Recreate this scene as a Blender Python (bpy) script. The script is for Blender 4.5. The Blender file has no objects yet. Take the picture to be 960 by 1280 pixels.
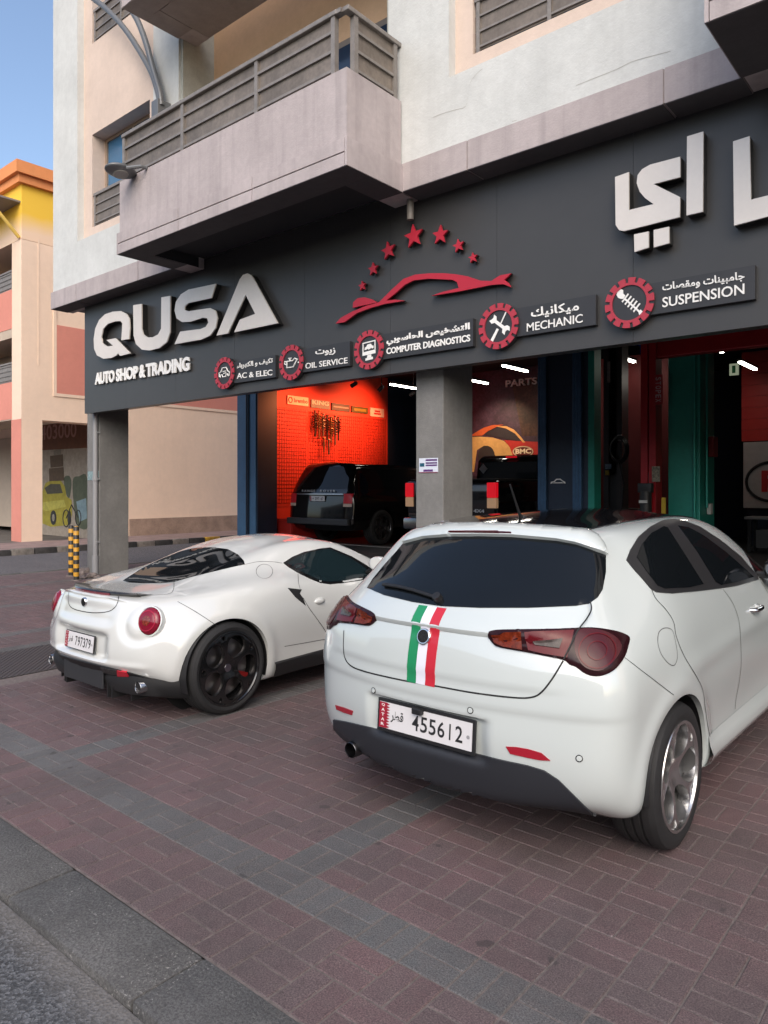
import bpy, bmesh, math, random
import numpy as np
from mathutils import Vector, Matrix
from mathutils.bvhtree import BVHTree
random.seed(7); np.random.seed(7)
SC = bpy.context.scene
COL = SC.collection
R = math.radians
# ------------------------------------------------------------------ camera
CAM_H, FPX, HOR, YAW = 1.6, 915.0, 609.0, R(40.3)
cd = bpy.data.cameras.new('camera'); cam = bpy.data.objects.new('camera', cd); COL.objects.link(cam)
cam.location = (0, 0, CAM_H); cam.rotation_euler = (R(90), 0, YAW)
cd.sensor_fit = 'VERTICAL'; cd.sensor_height = 36; cd.sensor_width = 27
cd.lens = FPX / 1280 * 36; cd.shift_y = -(640 - HOR) / 1280
cd.clip_start = 0.05; cd.clip_end = 3000
SC.camera = cam
# ------------------------------------------------------------------ sky, sun, exposure
SUN_EL, SUN_AZ = R(40), R(143)         # azimuth measured from +Y towards +X
w = bpy.data.worlds.new('World'); SC.world = w; w.use_nodes = True
nt = w.node_tree; bg = nt.nodes['Background']
sky = nt.nodes.new('ShaderNodeTexSky'); sky.sky_type = 'NISHITA'; sky.sun_disc = False
sky.sun_elevation = SUN_EL; sky.sun_rotation = SUN_AZ
sky.air_density = 1.0; sky.dust_density = 3.0; sky.ozone_density = 1.0
nt.links.new(sky.outputs[0], bg.inputs[0]); bg.inputs[1].default_value = 0.15
sd = bpy.data.lights.new('sun', 'SUN'); sd.energy = 0.75; sd.angle = R(60); sd.color = (1.0, 0.94, 0.87)
so = bpy.data.objects.new('sun', sd); COL.objects.link(so)
sdir = Vector((math.sin(SUN_AZ) * math.cos(SUN_EL), math.cos(SUN_AZ) * math.cos(SUN_EL), math.sin(SUN_EL)))
so.rotation_euler = sdir.to_track_quat('Z', 'Y').to_euler(); so.location = (0, -8, 20)
vs = SC.view_settings; vs.view_transform = 'Standard'; vs.look = 'None'; vs.exposure = 0.80; vs.gamma = 1.0
vs.use_curve_mapping = False

SC.render.engine = 'CYCLES'
SC.cycles.use_denoising = True
SC.cycles.max_bounces = 8; SC.cycles.diffuse_bounces = 4; SC.cycles.glossy_bounces = 4
SC.cycles.transmission_bounces = 6; SC.cycles.transparent_max_bounces = 8
SC.cycles.caustics_reflective = False; SC.cycles.caustics_refractive = False
SC.cycles.sample_clamp_indirect = 6

# ------------------------------------------------------------------ measuring helpers (photo survey -> world)
FW = (-math.sin(YAW), math.cos(YAW)); RT = (math.cos(YAW), math.sin(YAW))
def ray(u, v):
    k = (u - 480) / FPX
    return Vector((FW[0] + RT[0] * k, FW[1] + RT[1] * k, (HOR - v) / FPX))
def onY(u, v, y):
    d = ray(u, v); t = y / d.y
    return Vector((d.x * t, y, CAM_H + d.z * t))
def onX(u, v, x):
    d = ray(u, v); t = x / d.x
    return Vector((x, d.y * t, CAM_H + d.z * t))
def onZ(u, v, z):
    d = ray(u, v); t = (z - CAM_H) / d.z
    return Vector((d.x * t, d.y * t, z))

# ------------------------------------------------------------------ materials
def lin(c):
    return tuple(((x / 255) / 12.92 if x / 255 <= .04045 else ((x / 255 + .055) / 1.055) ** 2.4) for x in c)
MATS = {}
def mat(name, col, rough=.6, metal=0.0, spec=.5, coat=0.0, var=0.0, vscale=6.0, bump=0.0, bscale=60.0,
        streak=0.0, emit=0.0, alpha=1.0, trans=0.0, ior=1.45, dirt=None):
    if name in MATS: return MATS[name]
    m = bpy.data.materials.new(name); m.use_nodes = True; MATS[name] = m
    t = m.node_tree; b = t.nodes['Principled BSDF']; L = t.links
    b.inputs['Base Color'].default_value = (*col, 1); b.inputs['Roughness'].default_value = rough
    b.inputs['Metallic'].default_value = metal; b.inputs['Specular IOR Level'].default_value = spec
    b.inputs['Coat Weight'].default_value = coat; b.inputs['Coat Roughness'].default_value = .04
    b.inputs['IOR'].default_value = ior
    if trans: b.inputs['Transmission Weight'].default_value = trans
    if alpha < 1: b.inputs['Alpha'].default_value = alpha
    if emit:
        b.inputs['Emission Color'].default_value = (*col, 1); b.inputs['Emission Strength'].default_value = emit
    if var or bump or streak or dirt:
        tc = t.nodes.new('ShaderNodeTexCoord'); co = tc.outputs['Object']
        cur = None
        def noise(scale, det=6, mapping=None, ro=.6):
            n = t.nodes.new('ShaderNodeTexNoise'); n.inputs['Scale'].default_value = scale
            n.inputs['Detail'].default_value = det; n.inputs['Roughness'].default_value = ro
            if mapping:
                mp = t.nodes.new('ShaderNodeMapping'); mp.inputs['Scale'].default_value = mapping
                L.new(co, mp.inputs[0]); L.new(mp.outputs[0], n.inputs['Vector'])
            else: L.new(co, n.inputs['Vector'])
            return n.outputs['Fac']
        def mixc(fac, a, bcol):
            x = t.nodes.new('ShaderNodeMix'); x.data_type = 'RGBA'
            L.new(fac, x.inputs[0])
            if hasattr(a, 'node'): L.new(a, x.inputs[6])
            else: x.inputs[6].default_value = (*a, 1)
            x.inputs[7].default_value = (*bcol, 1)
            return x.outputs[2]
        def ramp(fac, lo, hi):
            r = t.nodes.new('ShaderNodeMapRange'); r.inputs[1].default_value = lo; r.inputs[2].default_value = hi
            L.new(fac, r.inputs[0]); return r.outputs[0]
        cur = col
        if var:
            f = ramp(noise(vscale), .3, .7)
            cur = mixc(f, tuple(c * (1 - var) for c in col), tuple(min(1, c * (1 + var * .6)) for c in col))
            f2 = ramp(noise(vscale * 9, 3), .35, .75)
            x = t.nodes.new('ShaderNodeMix'); x.data_type = 'RGBA'; x.blend_type = 'MULTIPLY'; x.inputs[0].default_value = var * .8
            L.new(cur, x.inputs[6]); L.new(f2, x.inputs[7]); cur = x.outputs[2]
        if streak:
            f = ramp(noise(1.0, 5, (7, 7, .35)), .48, .78)
            sc_ = t.nodes.new('ShaderNodeMath'); sc_.operation = 'MULTIPLY'; sc_.inputs[1].default_value = streak; L.new(f, sc_.inputs[0])
            cur = mixc(sc_.outputs[0], cur, tuple(c * .45 for c in col))
        if dirt:
            f = ramp(noise(dirt[1], 8, None, .7), .5, .72)
            sc_ = t.nodes.new('ShaderNodeMath'); sc_.operation = 'MULTIPLY'; sc_.inputs[1].default_value = dirt[0]; L.new(f, sc_.inputs[0])
            cur = mixc(sc_.outputs[0], cur, dirt[2])
        if hasattr(cur, 'node'): L.new(cur, b.inputs['Base Color'])
        if bump:
            bp = t.nodes.new('ShaderNodeBump'); bp.inputs['Strength'].default_value = bump; bp.inputs['Distance'].default_value = .01
            L.new(noise(bscale, 4), bp.inputs['Height']); L.new(bp.outputs[0], b.inputs['Normal'])
    return m

# ------------------------------------------------------------------ mesh builder
class MB:
    def __init__(s): s.v = []; s.f = []
    def add(s, vs, fs):
        o = len(s.v); s.v += [tuple(p) for p in vs]; s.f += [tuple(i + o for i in f) for f in fs]; return s
    def box(s, x0, x1, y0, y1, z0, z1, b=0.0):
        if b > 0:
            bm = bmesh.new(); bmesh.ops.create_cube(bm, size=1)
            for v in bm.verts: v.co = Vector((x0 + (v.co.x + .5) * (x1 - x0), y0 + (v.co.y + .5) * (y1 - y0), z0 + (v.co.z + .5) * (z1 - z0)))
            bmesh.ops.bevel(bm, geom=bm.edges[:], offset=b, segments=2, affect='EDGES', profile=.5)
            return s.bm(bm)
        return s.add([(x0, y0, z0), (x1, y0, z0), (x1, y1, z0), (x0, y1, z0), (x0, y0, z1), (x1, y0, z1), (x1, y1, z1), (x0, y1, z1)],
                     [(0, 3, 2, 1), (4, 5, 6, 7), (0, 1, 5, 4), (1, 2, 6, 5), (2, 3, 7, 6), (3, 0, 4, 7)])
    def bm(s, bm, M=None):
        bm.verts.index_update()
        s.add([(M @ v.co if M else v.co) for v in bm.verts], [[v.index for v in f.verts] for f in bm.faces]); bm.free(); return s
    def prism(s, pts, off, b=0.0):
        """closed polygon of 3D points, thickened by vector off"""
        bm = bmesh.new(); n = len(pts)
        a = [bm.verts.new(p) for p in pts]; c = [bm.verts.new(Vector(p) + Vector(off)) for p in pts]
        for i in range(n):
            j = (i + 1) % n; bm.faces.new((a[i], a[j], c[j], c[i]))
        fs = [bm.faces.new(a[::-1]), bm.faces.new(c)]
        bmesh.ops.recalc_face_normals(bm, faces=bm.faces[:])
        bmesh.ops.triangulate(bm, faces=fs)
        return s.bm(bm)
    def tube(s, path, r, n=10, cap=True, closed=False):
        path = [Vector(p) for p in path]; m = len(path); rs = r if hasattr(r, '__len__') else [r] * m
        rings = []; up = None; vs = []
        for i, p in enumerate(path):
            if closed: t = path[(i + 1) % m] - path[i - 1]
            else: t = path[min(i + 1, m - 1)] - path[max(i - 1, 0)]
            t.normalize()
            if up is None:
                up = Vector((0, 0, 1)) if abs(t.z) < .9 else Vector((1, 0, 0))
            a = (up - t * up.dot(t)).normalized(); up = a; bb = t.cross(a)
            vs += [p + (a * math.cos(q * 2 * math.pi / n) + bb * math.sin(q * 2 * math.pi / n)) * rs[i] for q in range(n)]
        fs = []
        for i in range(m if closed else m - 1):
            j = (i + 1) % m
            for q in range(n):
                q2 = (q + 1) % n; fs.append((i * n + q, i * n + q2, j * n + q2, j * n + q))
        if cap and not closed: fs += [tuple(range(n))[::-1], tuple((m - 1) * n + q for q in range(n))]
        return s.add(vs, fs)
    def lathe(s, prof, M=None, n=48, closed=False):
        """profile of (radius, height) turned about Z, moved by matrix M"""
        vs = []; m = len(prof)
        for q in range(n):
            a = q * 2 * math.pi / n
            for (r_, h) in prof: vs.append(Vector((r_ * math.cos(a), r_ * math.sin(a), h)))
        fs = []
        for q in range(n):
            q2 = (q + 1) % n
            for i in range(m if closed else m - 1):
                j = (i + 1) % m; fs.append((q * m + i, q2 * m + i, q2 * m + j, q * m + j))
        if M: vs = [M @ v for v in vs]
        return s.add(vs, fs)
    def build(s, name, m, parent=None, smooth=None, loc=None, fix=True):
        me = bpy.data.meshes.new(name); me.from_pydata(s.v, [], s.f); me.update()
        if fix:
            bm = bmesh.new(); bm.from_mesh(me); bmesh.ops.recalc_face_normals(bm, faces=bm.faces[:]); bm.to_mesh(me); bm.free()
        if smooth is not None:
            me.shade_smooth(); me.set_sharp_from_angle(angle=R(smooth))
        return link(name, me, m, parent, loc)
def link(name, me, m, parent=None, loc=None):
    o = bpy.data.objects.new(name, me); COL.objects.link(o)
    for x in (m if isinstance(m, (list, tuple)) else [m]):
        if x: me.materials.append(x)
    if parent:
        o.parent = parent; o.matrix_parent_inverse = Matrix.Identity(4)
        if loc is None and parent.get('_abs'):
            o.location = -Vector(parent.location)
    if loc is not None: o.location = loc
    return o
def thing(name, label, cat, loc=(0, 0, 0), group=None, rz=0.0, absolute=True):
    """an Empty at the thing's base; children given in world coordinates are shifted back (absolute)"""
    o = bpy.data.objects.new(name, None); COL.objects.link(o); o.location = loc; o.rotation_euler = (0, 0, rz)
    o.empty_display_size = .2
    o['label'] = label; o['category'] = cat
    if group: o['group'] = group
    if absolute: o['_abs'] = 1
    return o
def tag(o, label=None, cat=None, group=None, kind=None):
    if label: o['label'] = label
    if cat: o['category'] = cat
    if group: o['group'] = group
    if kind: o['kind'] = kind
    return o
def struct(name, mb, m, **k):
    o = mb.build(name, m, **k); o['kind'] = 'structure'; return o
def text_mesh(s, bold=0.0, spacing=1.0, res=3):
    c = bpy.data.curves.new('lettering', 'FONT'); c.body = s; c.offset = bold; c.space_character = spacing; c.resolution_u = res
    o = bpy.data.objects.new('lettering', c); COL.objects.link(o)
    dg = bpy.context.evaluated_depsgraph_get(); me = bpy.data.meshes.new_from_object(o.evaluated_get(dg))
    v = [p.co.copy() for p in me.vertices]; f = [tuple(p.vertices) for p in me.polygons]
    bpy.data.objects.remove(o); bpy.data.curves.remove(c); bpy.data.meshes.remove(me)
    return v, f
def text_fit(mb, s, o, ux, uz, wd, ht, bold=0.0, thick=0.0, spacing=1.0, nrm=None):
    """text fitted into the box of origin o, width vector ux*wd, height vector uz*ht"""
    v, f = text_mesh(s, bold, spacing)
    x0 = min(p.x for p in v); x1 = max(p.x for p in v); y0 = min(p.y for p in v); y1 = max(p.y for p in v)
    ux = Vector(ux); uz = Vector(uz); o = Vector(o)
    P = [o + ux * ((p.x - x0) / (x1 - x0) * wd) + uz * ((p.y - y0) / (y1 - y0) * ht) for p in v]
    if thick:
        n = Vector(nrm) if nrm else ux.cross(uz)
        bm = bmesh.new(); vv = [bm.verts.new(p) for p in P]
        for q in f:
            try: bm.faces.new([vv[i] for i in q])
            except ValueError: pass
        bmesh.ops.remove_doubles(bm, verts=bm.verts[:], dist=1e-6)
        r_ = bmesh.ops.extrude_face_region(bm, geom=bm.faces[:])
        for e in r_['geom']:
            if isinstance(e, bmesh.types.BMVert): e.co += n * thick
        bmesh.ops.recalc_face_normals(bm, faces=bm.faces[:])
        mb.bm(bm)
    else: mb.add(P, f)
    return mb
import unicodedata
_AR = {}
for _c in range(0xFE80, 0xFEFD):
    _d = unicodedata.decomposition(chr(_c)).split()
    if len(_d) == 2: _AR[(_d[0].strip('<>'), int(_d[1], 16))] = chr(_c)
def arabic(s):
    """joined letter forms in drawing order (left to right)"""
    out = []; prev = False
    for i, ch in enumerate(s):
        o = ord(ch); nx = ord(s[i + 1]) if i + 1 < len(s) else 0
        can = lambda k, q: (k, q) in _AR
        nj = nx and (can('medial', nx) or can('final', nx))
        if prev and nj and can('medial', o): out.append(_AR[('medial', o)]); prev = True
        elif prev and can('final', o): out.append(_AR[('final', o)]); prev = can('medial', o) and False
        elif nj and can('initial', o): out.append(_AR[('initial', o)]); prev = True
        elif can('isolated', o): out.append(_AR[('isolated', o)]); prev = False
        else: out.append(ch); prev = False
    return ''.join(out[::-1])
def smooth_path(pts, k=4, closed=False):
    """Catmull-Rom through 2D/3D points"""
    P = [Vector(p) for p in pts]; n = len(P); out = []
    for i in range(n if closed else n - 1):
        p0 = P[i - 1] if (closed or i > 0) else P[0]; p1 = P[i]; p2 = P[(i + 1) % n]
        p3 = P[(i + 2) % n] if (closed or i + 2 < n) else P[-1]
        for j in range(k):
            t = j / k
            out.append(.5 * ((2 * p1) + (p2 - p0) * t + (2 * p0 - 5 * p1 + 4 * p2 - p3) * t * t + (3 * p1 - p0 - 3 * p2 + p3) * t ** 3))
    if not closed: out.append(P[-1])
    return out
# ------------------------------------------------------------------ ground, road, paving
def node_mat(name):
    m = bpy.data.materials.new(name); m.use_nodes = True; MATS[name] = m
    t = m.node_tree; return m, t, t.nodes['Principled BSDF'], t.nodes, t.links
def nz(t, scale, det=4, ro=.6, co=None):
    n = t.nodes.new('ShaderNodeTexNoise'); n.inputs['Scale'].default_value = scale; n.inputs['Detail'].default_value = det
    n.inputs['Roughness'].default_value = ro
    if co is not None: t.links.new(co, n.inputs['Vector'])
    return n.outputs['Fac']
def mr(t, f, a, b, c=0., d=1.):
    r = t.nodes.new('ShaderNodeMapRange'); t.links.new(f, r.inputs[0])
    for i, x in enumerate((a, b, c, d)): r.inputs[i + 1].default_value = x
    return r.outputs[0]
def mx(t, f, a, b, mode='MIX'):
    x = t.nodes.new('ShaderNodeMix'); x.data_type = 'RGBA'; x.blend_type = mode
    for s, i in ((f, 0), (a, 6), (b, 7)):
        if hasattr(s, 'node'): t.links.new(s, x.inputs[i])
        else: x.inputs[i].default_value = s if i == 0 else (*s, 1)
    return x.outputs[2]
def oc(t): return t.nodes.new('ShaderNodeTexCoord').outputs['Object']

def asphalt_mat(name, base, dust_y=None):
    m, t, b, N, L = node_mat(name); co = oc(t)
    v = N.new('ShaderNodeTexVoronoi'); v.inputs['Scale'].default_value = 95; L.new(co, v.inputs['Vector'])
    sep = N.new('ShaderNodeSeparateColor'); L.new(v.outputs['Color'], sep.inputs[0])
    chip = mr(t, sep.outputs[0], .2, 1, .45, 2.3)
    c = mx(t, 1.0, base, (1, 1, 1), 'MULTIPLY')
    mu = N.new('ShaderNodeVectorMath'); mu.operation = 'SCALE'; L.new(c, mu.inputs[0]); L.new(chip, mu.inputs['Scale'])
    c = mx(t, mr(t, nz(t, 1.4, 6, .65, co), .35, .7, 0, .5), mu.outputs[0], tuple(x * 1.7 for x in base))
    fine = mr(t, nz(t, 210, 2, .5, co), .3, .7, .6, 1.4)
    mu = N.new('ShaderNodeVectorMath'); mu.operation = 'SCALE'; L.new(c, mu.inputs[0]); L.new(fine, mu.inputs['Scale']); c = mu.outputs[0]
    if dust_y:
        s = N.new('ShaderNodeSeparateXYZ'); L.new(co, s.inputs[0])
        wob = N.new('ShaderNodeMath'); wob.operation = 'MULTIPLY_ADD'; wob.inputs[1].default_value = .09; L.new(nz(t, 5, 5, .6, co), wob.inputs[0]); L.new(s.outputs['Y'], wob.inputs[2])
        c = mx(t, mr(t, wob.outputs[0], dust_y - .07, dust_y + .045, 0, .6), c, (.17, .155, .14))
    L.new(c, b.inputs['Base Color']); b.inputs['Roughness'].default_value = .88
    bp = N.new('ShaderNodeBump'); bp.inputs['Strength'].default_value = .55; bp.inputs['Distance'].default_value = .006
    L.new(v.outputs['Distance'], bp.inputs['Height']); L.new(bp.outputs[0], b.inputs['Normal'])
    return m
def concrete_mat(name, base, chips=True):
    m, t, b, N, L = node_mat(name); co = oc(t)
    c = mx(t, mr(t, nz(t, 3.5, 7, .7, co), .32, .7), tuple(x * .75 for x in base), tuple(min(1, x * 1.25) for x in base))
    c = mx(t, mr(t, nz(t, 110, 4, .75, co), .40, .62, 0, .75), c, tuple(x * .3 for x in base))
    if chips:
        ch = mr(t, nz(t, 75, 5, .75, co), .58, .66, 0, .95)
        patch = mr(t, nz(t, 4.0, 4, .6, co), .45, .62)
        mm = N.new('ShaderNodeMath'); mm.operation = 'MULTIPLY'; L.new(ch, mm.inputs[0]); L.new(patch, mm.inputs[1])
        c = mx(t, mm.outputs[0], c, (.45, .43, .40))
    L.new(c, b.inputs['Base Color']); b.inputs['Roughness'].default_value = .85
    bp = N.new('ShaderNodeBump'); bp.inputs['Strength'].default_value = .9; bp.inputs['Distance'].default_value = .008
    L.new(nz(t, 90, 6, .7, co), bp.inputs['Height']); L.new(bp.outputs[0], b.inputs['Normal'])
    return m
def paver_mat():
    m, t, b, N, L = node_mat('paver'); co = oc(t)
    a = N.new('ShaderNodeAttribute'); a.attribute_name = 'tint'
    c = a.outputs['Color']
    c = mx(t, mr(t, nz(t, 1.1, 6, .65, co), .40, .68, 0, .7), c, (.058, .050, .050))      # soiling
    c = mx(t, mr(t, nz(t, 22, 5, .7, co), .35, .7, 0, .30), c, (.150, .120, .112))            # dust
    sp = mr(t, nz(t, 170, 3, .75, co), .36, .64, .52, 1.5)
    mu = N.new('ShaderNodeVectorMath'); mu.operation = 'SCALE'; L.new(c, mu.inputs[0]); L.new(sp, mu.inputs['Scale']); c = mu.outputs[0]
    c = mx(t, mr(t, nz(t, 95, 4, .75, co), .66, .71, 0, .75), c, (.40, .37, .36))
    c = mx(t, mr(t, nz(t, 9, 2, .4, co), .70, .74, 0, .6), c, (.030, .027, .027))           # old oil drips             # pale grit
    L.new(c, b.inputs['Base Color'])
    L.new(mr(t, nz(t, 4, 4, .6, co), .3, .7, .62, .88), b.inputs['Roughness'])
    bp = N.new('ShaderNodeBump'); bp.inputs['Strength'].default_value = .45; bp.inputs['Distance'].default_value = .003
    L.new(nz(t, 190, 4, .7, co), bp.inputs['Height']); L.new(bp.outputs[0], b.inputs['Normal'])
    return m
M_ASPH = asphalt_mat('asphalt', (.062, .064, .068), 1.2); M_ASPH2 = asphalt_mat('side_asphalt', (.075, .072, .075))
M_KERB = concrete_mat('kerb_concrete', (.130, .127, .124)); M_PAV = paver_mat()
M_JOINT = mat('joint_sand', (.185, .155, .145), .95, var=.35, vscale=30)
M_FARPAV = mat('far_paving', (.30, .215, .195), .85, var=.25, vscale=3)
M_DARKC = mat('apron_concrete', (.05, .05, .053), .6, var=.4, vscale=2.0, bump=.2)
M_FLOOR = mat('shop_floor', (.055, .055, .058), .32, var=.3, vscale=1.2)

g = MB(); g.add([(-900, -900, -.08), (900, -900, -.08), (900, 900, -.08), (-900, 900, -.08)], [(0, 1, 2, 3)])
struct('ground', g, mat('earth', (.17, .15, .13), .95, var=.3, vscale=.5))
g = MB(); g.add([(-60, -9, -.034), (60, -9, -.034), (60, 1.228, -.034), (-60, 1.228, -.034)], [(0, 1, 2, 3)])
struct('road', g, M_ASPH)
g = MB(); x = -13.9 + .12
while x < 5:
    g.box(x + .003, x + .897, 1.232 + random.uniform(-.002, .002), 1.508, -.1, random.uniform(-.003, .002), .012); x += .9
struct('kerb', g, M_KERB, smooth=40)
# brick paving in basket weave, 0.2 m units; grey bands one unit wide
def paving():
    U = .2; X0 = -.963; Y0 = 1.512; vs = []; fs = []; tint = []
    def brick(x0, x1, y0, y1, c):
        z = [random.uniform(-.0012, .0012) + random.uniform(-.0008, .0008) for _ in range(4)]
        h = .0030; e = .0035
        x0 += h; x1 -= h; y0 += h; y1 -= h; o = len(vs)
        P = [(x0, y0), (x1, y0), (x1, y1), (x0, y1)]; Q = [(x0 + e, y0 + e), (x1 - e, y0 + e), (x1 - e, y1 - e), (x0 + e, y1 - e)]
        for (p, zz) in zip(P, z): vs.append((*p, zz - .012))
        for (p, zz) in zip(P, z): vs.append((*p, zz - .0035))
        for (p, zz) in zip(Q, z): vs.append((*p, zz))
        fs.append((o + 8, o + 9, o + 10, o + 11)); tint.append(c)
        for i in range(4):
            j = (i + 1) % 4
            fs.append((o + i, o + j, o + 4 + j, o + 4 + i)); tint.append(c)
            fs.append((o + 4 + i, o + 4 + j, o + 8 + j, o + 8 + i)); tint.append(tuple(q * .92 for q in c))
    for i in range(-64, 24):
        for j in range(0, 35):
            x = X0 + i * U; y = Y0 + j * U
            bx = round((x + .06 + 2.3) / U)                       # column index measured from the grey lane at -2.36
            grey = (j == 2) or (j > 2 and i in (-7, -17, 3, -27, -37, -47, -57))
            if -7.36 < x < -6.3 and y < 4.6: continue
            for k in (0, 1):
                f = random.uniform(.89, 1.11)
                if grey: c = (.098 * f, .100 * f, .102 * f)
                else:
                    q = random.random() ** 2 * .55
                    c = tuple((a * (1 - q) + b_ * q) * f for a, b_ in zip((.124, .074, .077), (.092, .076, .078)))
                if (i + j) % 2: brick(x, x + U, y + k * U / 2, y + (k + 1) * U / 2, c)
                else: brick(x + k * U / 2, x + (k + 1) * U / 2, y, y + U, c)
    me = bpy.data.meshes.new('pavement'); me.from_pydata(vs, [], fs); me.update()
    at = me.attributes.new('tint', 'FLOAT_COLOR', 'FACE')
    at.data.foreach_set('color', np.array([(*c, 1) for c in tint], dtype=np.float32).ravel())
    o = link('pavement', me, M_PAV); o['kind'] = 'structure'
paving()
g = MB(); g.add([(-13.9, 1.505, -.0036), (4, 1.505, -.0036), (4, 8.6, -.0036), (-13.9, 8.6, -.0036)], [(0, 1, 2, 3)])
struct('paving_bed', g, M_JOINT)
# ramped apron and shop floor
g = MB(); g.add([(-13.3, 8.5, -.004), (6, 8.5, -.004), (6, 10.9, .30), (-13.3, 10.9, .30), (-13.3, 11.9, .32), (6, 11.9, .32)], [(0, 1, 2, 3), (3, 2, 5, 4)])
struct('apron', g, M_DARKC)
g = MB(); g.box(-13.3, 6, 11.9, 24, .1, .318)
struct('shop_floor', g, M_FLOOR)
g = MB(); g.box(-12.7, 5.9, 11.86, 11.98, .30, .328)
struct('floor_strip', g, mat('floor_strip', (.22, .21, .2), .6))
# side street and the pavement beyond it
g = MB(); g.add([(-17.9, 1.23, -.018), (-13.9, 1.23, -.018), (-13.9, 70, -.018), (-17.9, 70, -.018)], [(0, 1, 2, 3)])
struct('side_street', g, M_ASPH2)
g = MB(); y = 1.5
while y < 8.4: g.box(-14.02, -13.87, y + .005, y + .895, -.1, .012 + random.uniform(0, .006), .012); y += .9
struct('side_kerb', g, M_KERB, smooth=40)
g = MB(); g.box(-20.48, -18.06, 1.3, 60, -.2, .10); g.box(-40, -20.48, 1.3, 8.2, -.2, .10)
struct('far_pavement', g, M_FARPAV)
ky = mat('kerb_sunlit_yellow', (.62, .36, .045), .6, var=.4, vscale=8); kb = mat('kerb_black', (.055, .052, .05), .7, var=.4, vscale=8)
kw = mat('kerb_worn', (.24, .215, .19), .8, var=.4, vscale=8)
ya, yb, yc = MB(), MB(), MB(); y = 2.0; k = 0
while y < 40:
    wide = .55
    q = yb if k % 2 else (ya if (12.2 < y < 16.5 and k % 4 == 0) else yc)  # bright yellow blocks paint the patches of golden sun on the kerb
    q.box(-18.06, -17.9, y + .01, y + wide - .01, -.2, .125 + random.uniform(-.008, .008), .02); y += wide; k += 1
struct('far_kerb_sunlit_yellow', ya, ky, smooth=40); struct('far_kerb_black', yb, kb, smooth=40); struct('far_kerb_worn', yc, kw, smooth=40)
# loose stones by the corner column
for i, (u, v, s) in enumerate([(101, 719, .075), (108, 716, .10), (106, 723, .06), (115, 722, .09), (122, 724, .07), (112, 728, .045), (98, 725, .035)]):
    p = onZ(u, v, 0); bm = bmesh.new(); bmesh.ops.create_icosphere(bm, subdivisions=2, radius=s)
    for q in bm.verts:
        f = 1 + .35 * math.sin(q.co.x * 37 + i) * math.cos(q.co.y * 41 + i * 2) ; q.co = Vector((q.co.x * f * 1.3, q.co.y * f, max(q.co.z * .7 * f, -s * .3)))
    m_ = MB().bm(bm, Matrix.Translation((p.x, p.y, s * .3)) @ Matrix.Rotation(i * 1.3, 4, 'Z'))
    o = m_.build('loose_stone', mat('rubble', (.22, .18, .165), .9, var=.4, vscale=12))
    tag(o, ['flat broken paving stone left of the pile by the column', 'biggest broken stone in the pile by the column foot', 'small broken stone in front of the column pile',
            'broken stone against the front of the grey column', 'rightmost broken stone at the column foot', 'little stone chip lying nearest the white coupe by the column', 'tiny stone chip beside the striped bollards'][i], 'stone', 'broken stones by the corner column')
# chequered steel plate
def plate_mat():
    m, t, b, N, L = node_mat('chequer_plate'); co = oc(t)
    out = []
    for rot in (45, -45):
        mp = N.new('ShaderNodeMapping'); mp.inputs['Rotation'].default_value = (0, 0, R(rot)); L.new(co, mp.inputs[0])
        wv = N.new('ShaderNodeTexWave'); wv.inputs['Scale'].default_value = 9; L.new(mp.outputs[0], wv.inputs['Vector']); out.append(wv.outputs['Fac'])
    mm = N.new('ShaderNodeMath'); mm.operation = 'MULTIPLY'; L.new(out[0], mm.inputs[0]); L.new(out[1], mm.inputs[1])
    bp = N.new('ShaderNodeBump'); bp.inputs['Strength'].default_value = 1; bp.inputs['Distance'].default_value = .02
    L.new(mm.outputs[0], bp.inputs['Height']); L.new(bp.outputs[0], b.inputs['Normal'])
    L.new(mx(t, mm.outputs[0], (.045, .04, .042), (.12, .105, .105)), b.inputs['Base Color'])
    b.inputs['Roughness'].default_value = .55; b.inputs['Metallic'].default_value = .3
    return m
t_ = thing('ramp_plate', 'dark chequered steel ramp plate lying on the paving left of the white coupe', 'ramp', (-6.8, 3, 0))
g = MB(); g.add([(-6.38, 1.52, .004), (-6.38, 4.6, .004), (-7.17, 4.6, .055), (-7.17, 1.52, .055), (-6.38, 1.52, -.01), (-6.38, 4.6, -.01), (-7.17, 4.6, -.01), (-7.17, 1.52, -.01)],
                 [(0, 1, 2, 3), (4, 5, 1, 0), (5, 6, 2, 1), (6, 7, 3, 2), (7, 4, 0, 3), (4, 7, 6, 5)])
g.build('tread', plate_mat(), t_)
g = MB(); g.box(-7.36, -7.175, 1.52, 4.6, -.05, .052, .012); g.build('concrete_edge', M_KERB, t_)
# ------------------------------------------------------------------ the apartment building above the shop
M_WHITE = mat('white_render', (.62, .635, .62), .85, var=.10, vscale=1.4, bump=.35, bscale=45, streak=.14)
M_PEACH = mat('peach_render', (.66, .535, .455), .85, var=.08, vscale=1.5, bump=.25, bscale=45, streak=.05)
M_ORANGE = mat('orange_render', (.62, .42, .27), .85, var=.08, vscale=1.5, bump=.25, bscale=45)
M_MAUVE = mat('mauve_render', (.46, .405, .405), .85, var=.12, vscale=1.6, bump=.35, bscale=50, streak=.45)
M_SOFF = mat('soffit_paint', (.20, .20, .205), .8, var=.12, vscale=1.2, bump=.2)
M_RAIL = mat('rail_metal', (.27, .245, .225), .5, .2, var=.2, vscale=10)
M_RAILP = mat('rail_sheet', (.25, .21, .175), .5, .25, var=.3, vscale=2.5, streak=.5)
M_GLASSB = mat('blue_window', (.05, .16, .30), .06, 0, .8)
M_FASC = mat('fascia_panel', (.053, .052, .052), .36, .0, var=.06, vscale=.7)
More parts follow.
